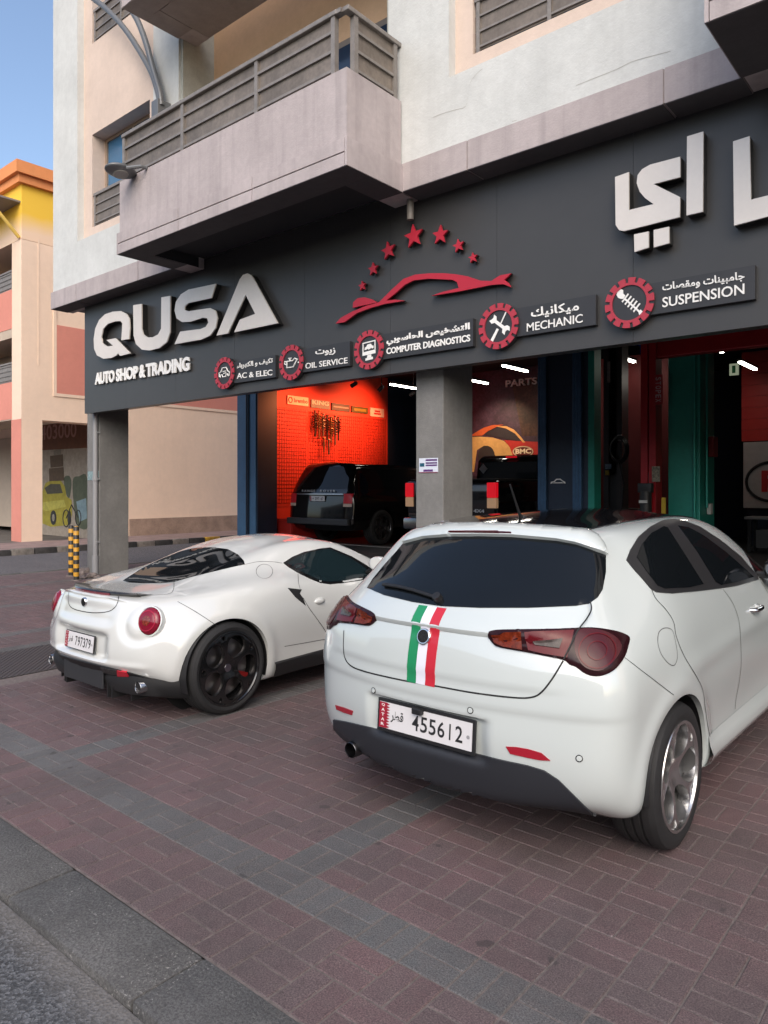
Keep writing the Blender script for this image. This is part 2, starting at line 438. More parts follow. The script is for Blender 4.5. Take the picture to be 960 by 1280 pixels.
M_COLC = mat('column_concrete', (.215, .21, .20), .85, var=.16, vscale=2.2, bump=.5, bscale=80, streak=.15)
M_BLACK = mat('black_void', (.012, .012, .013), .8)
YL = 6.28; YF = 6.60
B = thing('apartment_building', 'white and peach apartment block with grey balconies above the dark garage front', 'building', (-6, 6.6, 0))
ZT = 14.5
# white skin
m = MB()
m.box(-13.28, -12.38, YL + .02, 6.98, 5.16, ZT)                 # left pilaster
m.box(-12.38, -9.45, YL + .02, 6.98, 5.16, 5.9)
m.box(-9.45, -5.06, YL + .02, 6.9, 5.03, 5.9)
m.box(-10.0, -9.33, YL + .02, 6.98, 5.9, ZT)
m.box(-5.28, -4.45, YL + .02, 6.98, 5.9, ZT)
m.box(-5.06, -1.58, YL + .02, 6.98, 5.16, 5.9)
m.box(-2.25, -1.5, YL + .02, 6.98, 5.9, ZT)
m.box(-1.58, 3.0, YL + .02, 6.9, 5.03, 5.9)
m.box(2.4, 7.5, YL + .02, 6.98, 5.9, ZT); m.box(3.0, 7.5, YL + .02, 6.98, 5.16, 5.9)
m.build('wall', M_WHITE, B)
# main block (side wall to the street, body behind the bays)
m = MB(); m.box(-13.28, 7.5, 7.0, 20.3, 4.9, ZT); m.box(7.52, 40, 6.3, 30, 0, ZT + .9); m.build('body', M_PEACH, B)  # right-hand box: unseen neighbour, added to keep sun off the road
m = MB(); m.box(-13.3, 7.5, 6.99, 20.32, ZT + .01, ZT + .9); m.build('roof', M_WHITE, B)
# recessed peach bays with window openings
for (xa, xb, wa, wb) in ((-12.38, -10.0, -12.09, -10.29), (-4.45, -2.25, -4.23, -2.5)):
    m = MB(); y0, y1 = 6.42, 6.97
    m.box(xa, wa, y0, y1, 5.9, ZT); m.box(wb, xb, y0, y1, 5.9, ZT)
    for za, zb in ((5.9, 6.11), (7.72, 9.30), (10.95, 12.55)): m.box(wa, wb, y0, y1, za, zb)
    m.build('bay_wall', M_PEACH, B)
    for z0, z1 in ((6.11, 7.72), (9.30, 10.95), (12.55, 14.4)):
        wn = MB(); fr = .055; ya, yb = 6.66, 6.72
        for (p, q, r_, s_) in ((wa, wb, z0, z0 + fr), (wa, wb, z1 - fr, z1), (wa, wa + fr, z0 + fr, z1 - fr), (wb - fr, wb, z0 + fr, z1 - fr), ((wa + wb) / 2 - .03, (wa + wb) / 2 + .03, z0 + fr, z1 - fr)):
            wn.box(p, q, ya, yb, r_, s_)
        fo = wn.build('window', mat('window_frame', (.33, .25, .19), .5, .2), B)
        MB().box(wa + .01, wb - .01, 6.69, 6.70, z0 + .01, z1 - .01).build('pane', M_GLASSB, fo)
        rl = MB(); yr = 6.46
        rl.box(wa + .01, wb - .01, yr - .03, yr + .03, z0 + .54, z0 + .585)
        for xx in (wa + .05, (wa + wb) / 2, wb - .05): rl.box(xx - .02, xx + .02, yr - .022, yr + .022, z0 + .0, z0 + .54)
        for zz in (.06, .22, .38): rl.box(wa + .02, wb - .02, yr - .018, yr - .002, z0 + zz, z0 + zz + .022)
        ro = rl.build('window_rail', M_RAIL, B)
        MB().box(wa + .02, wb - .02, yr, yr + .008, z0 + .04, z0 + .54).build('sheet', M_RAILP, ro)
# balcony recess: orange back wall, grey-green cheeks, doors
for (xa, xb) in ((-9.33, -5.28), (-1.5, 2.4)):
    m = MB(); m.box(xa, xb, 6.9, 6.99, 5.1, ZT); m.build('balcony_wall', M_ORANGE, B)
    m = MB(); m.box(xa, xa + .05, 6.34, 6.9, 5.2, ZT); m.box(xb - .05, xb, 6.34, 6.9, 5.2, ZT); m.build('balcony_cheek', mat('cheek_render', (.42, .43, .39), .85, var=.15), B)
    for zf in (5.2, 8.55):
        d = MB(); xd0, xd1 = xb - 1.9, xb - .35
        d.box(xd0 - .08, xd1 + .08, 6.84, 6.899, zf, zf + 2.14); fo = d.build('balcony_door', mat('door_frame', (.16, .14, .125), .5), B)
        MB().box(xd0, xd1, 6.825, 6.839, zf + .05, zf + 2.05).build('pane', mat('dark_glass', (.015, .03, .06), .08, 0, .7), fo)
        v = MB(); v.lathe([(.0, .0), (.11, .0), (.13, .05), (.13, .14), (.09, .17), (0, .17)], Matrix.Translation((xd0 - .55, 6.90, zf + 1.95)) @ Matrix.Rotation(R(90), 4, 'X'), 20)
        v.build('vent_cowl', mat('vent_metal', (.16, .14, .12), .5, .4), B, smooth=40)
# the ledge over the sign board, with joints every two metres
for seg in ([-13.34, -12.39, -10.4, -9.42], [-5.08, -4.206, -2.208, -1.58], [2.9, 3.8, 5.8, 7.5]):
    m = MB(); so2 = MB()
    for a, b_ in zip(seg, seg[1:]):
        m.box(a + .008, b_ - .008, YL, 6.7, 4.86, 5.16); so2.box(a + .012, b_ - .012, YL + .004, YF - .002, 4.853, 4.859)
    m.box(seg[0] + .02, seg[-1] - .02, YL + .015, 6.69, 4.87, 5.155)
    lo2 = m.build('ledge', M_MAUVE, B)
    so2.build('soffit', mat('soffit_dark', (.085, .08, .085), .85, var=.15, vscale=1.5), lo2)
m = MB(); m.box(-13.3, 7.46, 6.7, 11.2, 4.9, 5.0); m.build('arcade_ceiling', M_SOFF, B)
# hairline cracks in the render
for pts in ([(541,147),(553,142),(570,137),(582,133),(585,118),(588,103),(596,92),(603,86)], [(720,107),(742,98),(770,87),(790,77),(815,70),(838,64)], [(455.5,60),(458,52),(459,40)], [(640,152),(646,150)]):
    P_ = [onY(u, v, YL + .018) for u, v in smooth_path([(x, y) for x, y in pts], 3)] if False else [onY(p.x, p.y, YL + .018) for p in smooth_path(pts, 3)]
    c_ = MB(); w_ = .0022
    for p, q in zip(P_, P_[1:]): c_.add([(p.x, p.y, p.z - w_), (q.x, q.y, q.z - w_), (q.x, q.y, q.z + w_), (p.x, p.y, p.z + w_)], [(0, 1, 2, 3)])
    c_.build('crack', mat('crack_line', (.40, .39, .36), .9), B)
# balconies
def balcony(xa, xb, z0, yb=5.405, lo=True):
    t = MB()
    zt = z0 + 1.01; zb = z0 + .29; W = .11
    # slab rim with a recessed soffit
    t.box(xa, xb, yb, yb + .33, z0, zb - .02); t.box(xa, xa + .33, yb + .33, YL + .3, z0, zb - .02); t.box(xb - .33, xb, yb + .33, YL + .3, z0, zb - .02)
    t.box(xa + .33, xb - .33, yb + .33, YL + .3, z0 + .16, zb - .02)
    # lower band split by joints, groove between two courses
    n = max(2, round((xb - xa) / 1.6)); st = (xb - xa) / n
    for i in range(n):
        t.box(xa + i * st + .006, xa + (i + 1) * st - .006, yb - .03, yb - .001, z0, z0 + .135)
        t.box(xa + i * st + .006, xa + (i + 1) * st - .006, yb - .03, yb - .001, z0 + .15, zb)
    t.box(xb + .001, xb + .03, yb - .03, YL, z0, zb); t.box(xa - .03, xa - .001, yb - .03, YL, z0, zb)
    # parapet
    t.box(xa, xb, yb, yb + W, zb - .02, zt); t.box(xa, xa + W, yb + W, YL, zb - .02, zt); t.box(xb - W, xb, yb + W, YL, zb - .02, zt)
    o = t.build('balcony', M_MAUVE, B)
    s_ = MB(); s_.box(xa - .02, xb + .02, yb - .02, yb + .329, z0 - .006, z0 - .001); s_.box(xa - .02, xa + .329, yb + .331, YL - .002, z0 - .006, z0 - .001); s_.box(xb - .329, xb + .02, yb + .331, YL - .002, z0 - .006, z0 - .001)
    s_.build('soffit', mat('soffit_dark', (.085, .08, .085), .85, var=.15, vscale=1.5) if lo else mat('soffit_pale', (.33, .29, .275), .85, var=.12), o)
    if not lo:
        MB().box(xa + .34, xb - .34, yb + .34, YL + .29, z0 - .004, z0 - .001).build('soffit', mat('soffit_pale', (.33, .29, .275), .85, var=.12), o); s_ = None
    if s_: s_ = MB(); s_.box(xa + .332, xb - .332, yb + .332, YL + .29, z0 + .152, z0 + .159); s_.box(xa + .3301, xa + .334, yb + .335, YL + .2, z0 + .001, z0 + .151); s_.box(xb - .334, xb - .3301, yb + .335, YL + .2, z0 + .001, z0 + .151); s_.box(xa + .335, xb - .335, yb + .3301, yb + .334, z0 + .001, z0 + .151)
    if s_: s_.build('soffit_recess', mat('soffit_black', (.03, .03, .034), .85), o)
    zr = zt + .66; rl = MB(); sh = MB(); y = yb + .055
    posts = [xa + .05] + [xa + (xb - xa) * k / 3 for k in (1, 2)] + [xb - .22, ]
    rl.box(xa + .02, xb - .16, y - .045, y + .045, zr - .05, zr, .008); rl.box(xb - .1, xb - .01, y - .02, YL + .04, zr - .05, zr, .008); rl.box(xa + .01, xa + .1, y + .05, YL, zr - .05, zr, .008)
    rl.box(xb - .16, xb - .1, y - .04, y + .04, zr - .048, zr - .004)
    for px_ in posts: rl.box(px_ - .028, px_ + .028, y - .03, y + .03, zt, zr - .05)
    rl.box(xb - .085, xb - .025, y + .09, y + .15, zt, zr - .05); rl.box(xb - .085, xb - .025, YL - .09, YL - .03, zt, zr - .05)
    for k in range(3):
        zz = zt + .045 + k * .2
        rl.box(xa + .06, xb - .22, y - .026, y - .004, zz, zz + .03)
        rl.box(xb - .05, xb - .028, y + .12, YL - .05, zz, zz + .03); rl.box(xa + .06, xa + .08, y + .05, YL - .05, zz, zz + .03)
    sh.box(xa + .06, xb - .22, y - .002, y + .008, zt + .04, zr - .05); sh.box(xb - .062, xb - .052, y + .13, YL - .06, zt + .04, zr - .05); sh.box(xa + .085, xa + .094, y + .05, YL - .05, zt + .04, zr - .05)
    ro = rl.build('railing', M_RAIL, o); sh.build('sheet', M_RAILP, o)
balcony(-9.42, -5.08, 4.847); balcony(-1.58, 2.9, 4.86); balcony(-9.29, -5.08, 8.23, lo=False); balcony(-1.58, 2.9, 8.24, lo=False)
# sign board: charcoal composite panels with hairline joints
m = MB(); js = [-12.70, -11.30, -9.85, -8.40, -6.95, -5.5, -4.05, -2.6, -1.15, .3, 1.75, 3.2, 5, 7.4]
zb_ = 2.93
for a, b_ in zip(js, js[1:]): m.box(a + .0015, b_ - .0015, YF, YF + .05, zb_, 5.003)
m.box(-12.69, 7.4, YF + .05, YF + .20, zb_ + .01, 4.89)
m.build('fascia_board', M_FASC, B)
# columns
for (xa, xb, ya, yb) in ((-13.09, -12.645, 6.85, 7.44), (-5.315, -4.917, 6.85, 7.46), (3.2, 3.65, 6.85, 7.3)):
    MB().box(xa, xb, ya, yb, -.05, 4.95, .012).build('column', M_COLC, B)
p = MB(); xp, yp = -12.69, 6.80
p.tube([(xp, yp, .0), (xp, yp, .35)], .06, 14); p.tube([(xp, yp, .33), (xp, yp, 3.0)], .045, 14); p.tube([(xp, yp, 1.72), (xp, yp, 1.79)], .056, 14)
for z in (.6, 1.75, 2.6): p.box(xp - .06, xp + .06, yp + .0, yp + .06, z - .015, z + .015)
p.build('drain_pipe', mat('pipe_grey', (.27, .27, .275), .5), B, smooth=40)
# pipe stub under the ledge behind the stars
p = MB(); q = onY(513, 258, 6.5); p.tube([(q.x, 6.5, 4.86), (q.x, 6.5, 4.62)], .04, 12); p.build('pipe_stub', mat('stub_metal', (.2, .18, .16), .5), B, smooth=40)
# number plate on the corner column, faded writing at the top of the middle column
c0 = onY(110, 594, 6.849); MB().box(c0.x, c0.x + .40, 6.842, 6.849, c0.z - .09, c0.z + .07).build('number_plate', mat('plate_teal', (.30, .42, .43), .6, var=.5, vscale=25), B)

# parts of the garage under the building --------------------------------------------------
M_NAVY = mat('navy_wall', (.010, .017, .036), .55, var=.1); M_NAVYC = mat('navy_panel', (.028, .055, .105), .4, .2, var=.2, vscale=2)
M_BLUEP = mat('blue_pier', (.06, .145, .255), .5, var=.15, vscale=3)
M_RED = mat('red_wall', (.42, .035, .022), .6, var=.1); M_ORW = mat('tool_wall', (.50, .042, .022), .6, var=.06)
M_GREEN = mat('green_paint', (.018, .25, .19), .42, .1, var=.15, vscale=2)
m = MB(); m.box(-13.2, -12.93, 11.2, 15.4, .3, 4.9); m.build('tool_wall', M_ORW, B)
m = MB(); m.box(-13.2, -12.93, 15.4, 20, .3, 4.9); m.box(-13.2, 6, 20, 20.2, .3, 4.9); m.box(6.05, 6.25, 6.9, 11.2, 0, 4.9); m.box(5.9, 6.1, 11, 20, .3, 4.9); m.build('shop_wall', M_NAVY, B)  # arcade end wall is unseen, added to block bright sky in car windows
m = MB(); m.box(-13.28, 6.1, 11.2, 20.2, 4.6, 4.9); m.build('shop_ceiling', mat('black_ceiling', (.012, .012, .013), .7), B)
m = MB(); m.box(-13.39, -12.74, 10.6, 11.2, .0, 4.9); m.build('pier', M_BLUEP, B)
m = MB(); m.box(-12.739, -12.70, 10.62, 11.19, .2, 4.9); m.build('pier_lining', M_NAVY, B)
m = MB(); m.box(-12.98, -12.96, 10.57, 10.599, .1, 4.9); m.tube([(-13.02, 10.57, .2), (-13.02, 10.57, 4.9)], .02, 8); m.build('pier_conduit', M_NAVY, B)
# dark blue shutter pier with folded side strips
m = MB(); m.box(-5.73, -4.88, 10.6, 10.85, .0, 4.9); m.build('shutter_pier', mat('navy_front', (.022, .034, .06), .4, .1, var=.15, vscale=2), B)
for a in (-5.73, -5.13):
    m = MB()
    for k in range(3): m.box(a + .01 + k * .055, a + .058 + k * .055, 10.56 - .012 * k, 10.599, .02, 4.88, .006)
    m.build('shutter_rail', mat('blue_steel', (.05, .11, .20), .35, .5, var=.2, vscale=3), B)
MB().box(-4.879, -4.78, 10.6, 10.84, .02, 4.88).build('pier_edge', M_GREEN, B)
# green column
m = MB(); m.box(-3.81, -3.352, 11.0, 11.69, .1, 4.9, .015); m.build('column', M_GREEN, B)
m = MB(); m.tube([(-3.42, 10.97, .3), (-3.42, 10.97, 4.6)], .022, 10); m.tube([(-3.32, 11.2, 1.3), (-3.32, 11.2, 4.6)], .018, 8)
m.build('conduit', mat('conduit_green', (.02, .25, .2), .35, .3), B, smooth=40)
MB().box(-3.345, -3.29, 11.28, 11.40, 1.2, 1.36, .01).build('socket_box', mat('socket_white', (.55, .55, .52), .5), B)
MB().box(-3.345, -3.27, 11.35, 11.58, 2.05, 2.35, .01).build('switch_box', mat('switch_red', (.20, .02, .02), .5), B)
# back partition of the parts bay, red panels, shutter of the right bay
m = MB(); m.box(-12.0, -7.9, 16.2, 16.35, .3, 4.6); m.build('partition', mat('plum_wall', (.030, .016, .030), .6, var=.2), B)
m = MB(); m.box(-7.88, -6.95, 16.4, 16.5, 1.45, 4.6); m.box(-7.2, -6.6, 15.0, 15.1, .9, 4.4); m.build('red_panel', M_RED, B)
m = MB(); m.box(-6.6, -4.9, 14.2, 14.3, .3, 4.2); m.build('dark_partition', mat('maroon_wall', (.11, .008, .008), .6), B)
m = MB(); m.box(-4.3, 3, 17.4, 17.6, .3, 4.6); m.build('right_wall', M_NAVY, B)
a = onY(927, 440, 17.3); b_ = onY(927, 552, 17.3)
sh = MB()
for k in range(8): sh.box(a.x, 1.5, 17.30 - .004 * (k % 2), 17.39, b_.z + k * (4.55 - b_.z) / 8 + .003, b_.z + (k + 1) * (4.55 - b_.z) / 8 - .003)
sh.build('red_shutter', mat('shutter_red', (.45, .025, .02), .5, var=.08), B)
# ------------------------------------------------------------------ lettering and emblems on the sign board
YT = 6.47                                                     # front face of the big letters
M_LET = mat('letter_steel', (.72, .665, .61), .38, .15, var=.04, vscale=3); M_LETS = mat('letter_white', (.82, .81, .78), .45)
M_SIGNRED = mat('sign_red', (.42, .016, .035), .42); M_SIGNRED2 = mat('gear_red', (.40, .035, .055), .45)
M_BOARD = mat('sign_plate', (.035, .035, .038), .42, var=.06); M_BACK = mat('letter_return', (.03, .03, .03), .4, .3)
def conv(pts, sc, ox, oy): return [(ox + x / sc, oy + y / sc) for x, y in pts]
def poly_on(uv, y): return [onY(u, v, y) for u, v in uv]
def letter(name, uv, parent, y=YT, depth=.075, m=M_LET, rnd=0, back=None):
    mb = MB(); mb.prism(poly_on(uv, y), (0, depth, 0)); o = mb.build(name, m, parent)
    if back:
        c = MB(); P = poly_on(uv, y + depth); c.prism([p + Vector((0, .002, 0)) for p in P], (0, YF - y - depth - .012, 0)); c.build('return', back, o)
    return o
r1 = lambda p: conv(p, 3.692, 100, 330)
q_ = onY(230, 400, YF)
S1 = thing('shop_lettering', 'big pale metal Latin letters at the left end of the dark sign board', 'sign', (q_.x, YF, q_.z))
Q = [(226,346),(230,295),(227,252),(214,230),(187,217),(150,220),(115,232),(88,258),(70,298),(63,345),(65,392),(78,422),(108,437),(145,433),(168,421),(176,411),(184,424),(232,412),(163,342),(122,351),(152,377),(125,380),(104,366),(98,338),(106,300),(128,276),(158,265),(186,263),(195,274),(193,310),(190,352)]
U = [(245,190),(284,184),(285,300),(292,325),(310,338),(335,338),(360,325),(374,298),(375,154),(417,147),(415,315),(400,360),(365,388),(320,399),(285,395),(258,370),(247,330)]
S = [(627,91),(500,118),(465,140),(442,175),(436,215),(445,250),(470,268),(510,266),(565,248),(586,250),(592,270),(580,290),(555,300),(462,312),(436,370),(560,348),(600,330),(625,295),(634,250),(625,215),(600,203),(565,208),(500,218),(483,212),(483,195),(500,180),(606,157)]
A = [(630,330),(737,70),(752,50),(772,43),(790,52),(800,66),(912,273),(711,315),(737,257),(808,230),(764,142),(682,320)]
for n_, p_ in (('letter_q', Q), ('letter_u', U), ('letter_s', S), ('letter_a', A)): letter('letter', r1(p_), S1, depth=.02, back=M_BACK)
# AUTO SHOP & TRADING
S2 = thing('shop_subtitle', 'small white capital lettering AUTO SHOP & TRADING under the big Latin letters', 'sign', tuple(onY(178, 465, YF)))
y2 = YF - .045
def fit_line(mb, s, tl, bl, br, y, bold=0., thick=.02, spacing=1.0, squeeze=1.0):
    a = onY(*bl, y); h = onY(*tl, y); b_ = onY(*br, y)
    ux = (b_ - a); wd = ux.length; ux.normalize()
    text_fit(mb, s, a, ux, (0, 0, 1), wd, (h.z - a.z), bold, thick, spacing, nrm=(0, 1, 0))
m = MB()
for s_, (x0, x1) in (('AUTO', (68, 157)), ('SHOP', (165, 266)), ('&', (272, 299)), ('TRADING', (303, 504))):
    sl = lambda x: 558 - (x - 68) * (558 - 492) / (504 - 68)
    tp = lambda x: 503 - (x - 68) * (503 - 424) / (504 - 68)
    (u0, v0), (u1, v1), (u2, v2) = r1([(x0, tp(x0)), (x0, sl(x0)), (x1, sl(x1))])
    fit_line(m, s_, (u0, v0), (u1, v1), (u2, v2), y2, bold=.045, thick=.02)
lt = m.build('letter', M_LETS, S2)
m = MB()
for s_, (x0, x1) in (('AUTO', (68, 157)), ('SHOP', (165, 266)), ('&', (272, 299)), ('TRADING', (303, 504))):
    (u0, v0), (u1, v1), (u2, v2) = r1([(x0, tp(x0)), (x0, sl(x0)), (x1, sl(x1))])
    fit_line(m, s_, (u0, v0), (u1, v1), (u2, v2), y2 + .021, bold=.045, thick=.016)
m.build('letter_backing', M_BACK, S2)
# big Arabic letters on the right
S3 = thing('arabic_lettering', 'big pale metal Arabic letters at the right end of the dark sign board', 'sign', tuple(onY(850, 250, YF)))
r4 = lambda p: conv(p, 4, 720, 0)
for p_ in ([(195,885),(264,860),(265,1050),(388,1020),(345,990),(318,958),(303,915),(308,875),(330,846),(370,823),(521,783),(521,885),(388,920),(520,985),(518,1085),(240,1155),(215,1150),(198,1125)],
           [(290,1172),(363,1157),(363,1237),(292,1260)], [(388,1150),(465,1133),(466,1215),(389,1237)],
           [(555,682),(637,657),(634,1058),(552,1077)],
           [(785,707),(868,680),(875,998),(1180,921),(1180,1022),(790,1128)]):
    letter('letter', r4(p_), S3, depth=.02, back=M_BACK)
# red stars and the red car outline
S4 = thing('star_car_emblem', 'red emblem of seven stars arching over a red sports car outline on the sign board', 'emblem', tuple(onY(520, 350, YF)))
r2 = lambda p: conv(p, 3.692, 400, 270)
for (x, y, rr, rot) in ((430,92,56,4), (553,86,46,-4), (637,136,32,6), (704,192,25,4), (313,158,43,8), (243,244,31,2), (193,322,23,3)):
    (u, v), = r2([(x, y)]); c = onY(u, v, YT + .05); d = c.y / ray(u, v).y; rad = rr / 3.692 * d / FPX
    pts = []
    for k in range(10):
        a = R(90 + 36 * k + rot); r_ = rad if k % 2 == 0 else rad * .42
        pts.append(Vector((c.x + r_ * math.cos(a), YT + .05, c.z + r_ * math.sin(a))))
    o = MB().prism(pts, (0, .025, 0)).build('star', M_SIGNRED, S4)
    cc = c; MB().prism([Vector((cc.x + (p.x - cc.x) * .97, YT + .077, cc.z + (p.z - cc.z) * .97)) for p in pts], (0, .035, 0)).build('star_backing', M_BACK, o)
CA = [(72,496),(95,470),(150,440),(210,415),(272,398),(330,340),(385,290),(440,270),(510,264),(570,264),(620,268),(680,278),(740,298),(790,300),(830,274),(882,264),(850,295),(868,308),(880,328),(845,314),(790,318),(640,348),(515,368),(565,350),(640,332),(632,305),(610,294),(500,289),(430,297),(390,318),(350,354),(305,390),(350,386),(390,391),(300,405),(230,425),(170,448),(112,490)]
CB = [(150,424),(153,398),(172,380),(205,375),(235,383),(264,399),(205,411)]
letter('car_outline', r2(CA), S4, y=YT + .05, depth=.025, m=M_SIGNRED, back=M_BACK); letter('car_bonnet', r2(CB), S4, y=YT + .05, depth=.025, m=M_SIGNRED, back=M_BACK)

# the five service signs: gear badge + plate with two lines of lettering
def icon_lines(c, r_, segs, w, y):
    m = MB()
    for s_ in segs:
        pts = [Vector((c.x + x * r_, y, c.z + z * r_)) for x, z in s_]
        m.tube(pts, w * r_, 6)
    return m
ICON = {
 'car': [[(-.52,-.18),(-.55,.05),(-.36,.12),(-.2,.36),(.2,.36),(.36,.12),(.55,.02),(.52,-.2),(.42,-.22),(.36,-.08),(.22,-.08),(.16,-.24),(-.16,-.24),(-.22,-.08),(-.36,-.08),(-.42,-.24),(-.52,-.18)], [(-.14,.1),(.16,.14),(.14,0),(-.1,-.02)]],
 'oil': [[(-.38,.1),(-.38,-.28),(.18,-.28),(.5,.12),(.56,.12)], [(-.38,.1),(.12,.1),(.3,.22),(.56,.12)], [(-.38,.06),(-.58,.12),(-.58,-.04),(-.38,-.1)], [(-.12,.1),(-.12,.24)], [(-.24,.26),(0,.26)], [(.62,-.02),(.62,-.1)]],
}
def service(gc, rpx, tr, br, tl, bl, ar, en, label, arbox, enbox, icon, bold=.0, enspace=1.0):
    yb = YF - .055; c = onY(*gc, yb - .02); d = c.y / ray(*gc).y; rad = rpx * d / FPX
    t = thing('service_sign', label, 'sign', (c.x, YF, c.z), 'service signs along the sign board')
    P = poly_on([tl, tr, br, bl], yb)
    zt_ = (P[0].z + P[1].z) / 2; zb = (P[2].z + P[3].z) / 2; x0 = c.x + rad * .8; x1 = (P[1].x + P[2].x) / 2
    MB().box(x0, x1, yb, YF - .001, zb, zt_).build('plate', M_BOARD, t)
    n = 14; g = MB(); yg = yb - .02
    g.lathe([(0, 0), (rad * .985, 0), (rad * .985, .06), (0, .06)], Matrix.Translation((c.x, yg, c.z)) @ Matrix.Rotation(R(-90), 4, 'X'), 56)
    bo = g.build('gear_disc', M_BOARD, t, smooth=40)
    g = MB()
    def arc(r0, r1, a0, a1, y0, y1, k=5):
        vs = []
        for q in range(k + 1):
            a = a0 + (a1 - a0) * q / k
            for rr in (r0, r1):
                for yy in (y0, y1): vs.append((c.x + rr * math.cos(a), yy, c.z + rr * math.sin(a)))
        fs = []
        for q in range(k):
            o = q * 4; fs += [(o, o + 2, o + 6, o + 4), (o + 1, o + 5, o + 7, o + 3), (o, o + 4, o + 5, o + 1), (o + 2, o + 3, o + 7, o + 6)]
        fs += [(0, 1, 3, 2), (k * 4, k * 4 + 2, k * 4 + 3, k * 4 + 1)]
        g.add(vs, fs)
    for k in range(n):
        a = 2 * math.pi * k / n + .1; hw = math.pi / n
        arc(rad * .70, rad * .80, a - hw, a + hw, yg - .014, yg - .0005)
        # teeth wider at the rim
        arc(rad * .79, rad * 1.0, a - hw * .70, a + hw * .70, yg - .0135, yg - .0007)
    g.build('gear_ring', M_SIGNRED2, t)
    yi = yg - .006
    if icon in ICON: icon_lines(c, rad * .95, ICON[icon], .042, yi).build('icon', M_LETS, t)
    else:
        m = MB()
        def pl(pts, dy=0.): m.prism([Vector((c.x + x * rad, yi + dy, c.z + z * rad)) for x, z in pts], (0, .005, 0))
        if icon == 'monitor':
            for q in ([(-.44,.40),(.44,.46),(.44,.40),(-.44,.34)], [(-.44,.34),(-.38,.34),(-.38,-.08),(-.44,-.08)], [(.38,.40),(.44,.40),(.44,-.02),(.38,-.02)], [(-.44,-.09),(.44,-.03),(.44,-.22),(-.44,-.27)], [(-.1,-.27),(.14,-.25),(.16,-.4),(-.14,-.42)], [(-.24,-.42),(.26,-.38),(.26,-.5),(-.24,-.54)],
                      [(-.30,.02),(-.28,.14),(-.18,.18),(-.1,.28),(.12,.30),(.2,.2),(.3,.18),(.3,.06),(.2,.04),(.14,.1),(.06,.03),(-.06,.02),(-.12,.08),(-.18,.02)]): pl(q)
        if icon == 'spanner':
            pl([(-.46,.30),(-.36,.16),(-.20,.18),(.20,-.14),(.18,-.30),(.30,-.42),(.34,-.28),(.44,-.22),(.56,-.28),(.56,-.10),(.44,-.02),(.30,-.04),(-.10,.28),(-.10,.44),(-.22,.54),(-.26,.40),(-.36,.34)])
            pl([(-.40,-.56),(-.28,-.64),(.02,-.14),(-.08,-.08)], -.0022); pl([(.06,.05),(.1,.02),(.42,.56),(.36,.58)], -.0022)
        if icon == 'coil':
            dx, dz = .70, -.71
            pl([(-.50,.52),(-.38,.62),(-.26,.56),(-.24,.40),(-.16,.32),(-.24,.20),(-.36,.22),(-.46,.28),(-.52,.40)])
            for k in range(5):
                x, z = -.16 + k * .115, .22 - k * .115
                pl([(x - .17 + .02, z - .13 + .02), (x - .12, z - .17), (x + .15, z + .13), (x + .10, z + .17)])
            pl([(-.2,.16),(-.14,.2),(.46,-.42),(.40,-.46)], -.0022)
            pl([(.36,-.40),(.46,-.34),(.56,-.44),(.52,-.56),(.40,-.54)], -.0024)
        m.build('icon', M_LETS, t)
    for s_, bx, bd, nm in ((arabic(ar), arbox, .012 + bold, 'arabic_lettering'), (en, enbox, .0 + bold, 'lettering')):
        m = MB(); (u0, vt, vb), (u1, vt1, vb1) = bx
        fit_line(m, s_, (u0, vt), (u0, vb), (u1, vb1), yb - .008, bold=bd, thick=.006, spacing=1.0)
        m.build(nm, M_LETS, t)
z3 = lambda x, y: (260 + x / 5.053, 420 + y / 5.053)
z4 = lambda x, y: (430 + x / 5.333, 390 + y / 5.333)
z5 = lambda x, y: (590 + x / 5.333, 340 + y / 5.333)
z6 = lambda x, y: (745 + x / 4.465, 320 + y / 4.465)
def bx(z, x0, t0, b0, x1, t1, b1):
    a = z(x0, t0); b_ = z(x0, b0); c = z(x1, t1); d = z(x1, b1); return ((a[0], a[1], b_[1]), (c[0], c[1], d[1]))
service((280.8, 466.5), 19.8, (344.5, 444.1), (344.1, 472.0), (293, 452), (296, 478), 'تكيف و الكهرباء', 'AC & ELEC',
        'smallest service sign, AC & ELEC, with a red gear badge and car icon', bx(z3, 182, 172, 212, 408, 143, 178), bx(z3, 182, 235, 270, 405, 203, 248), 'car', .012)
service((364.5, 453.2), 22.0, (437.1, 427.0), (437.5, 457.6), (379, 436), (379, 464.5), 'زيوت', 'OIL SERVICE',
        'service sign OIL SERVICE with an oil can in its red gear badge', bx(z3, 678, 85, 128, 803, 68, 118), bx(z3, 615, 172, 208, 880, 125, 172), 'oil', .008)
service((461.5, 437.3), 24.4, (591.6, 397.5), (590.9, 431.6), (479.7, 417.8), (480.6, 449.6), 'التشخيص الحاسوبي', 'COMPUTER DIAGNOSTICS',
        'long service sign COMPUTER DIAGNOSTICS with a monitor in its gear badge', bx(z4, 283, 165, 228, 838, 68, 138), bx(z4, 282, 240, 283, 840, 147, 195), 'monitor', .03)
service((623.4, 407.9), 28.5, (744.7, 367.6), (744.7, 405.6), (647.2, 385.6), (648.1, 420.6), 'ميكانيك', 'MECHANIC',
        'service sign MECHANIC with crossed spanner and screwdriver in its gear badge', bx(z5, 393, 240, 315, 712, 200, 270), bx(z5, 365, 343, 398, 737, 278, 336), 'spanner', .008)
service((786.9, 378.7), 31.4, (943.2, 330.1), (944.3, 373.3), (817, 354.7), (818.9, 392.8), 'جامبينات ومقصات', 'SUSPENSION',
        'largest service sign, SUSPENSION, with a coil spring in its red gear badge', bx(z6, 370, 150, 205, 828, 86, 143), bx(z6, 370, 232, 288, 828, 155, 212), 'coil', .012)
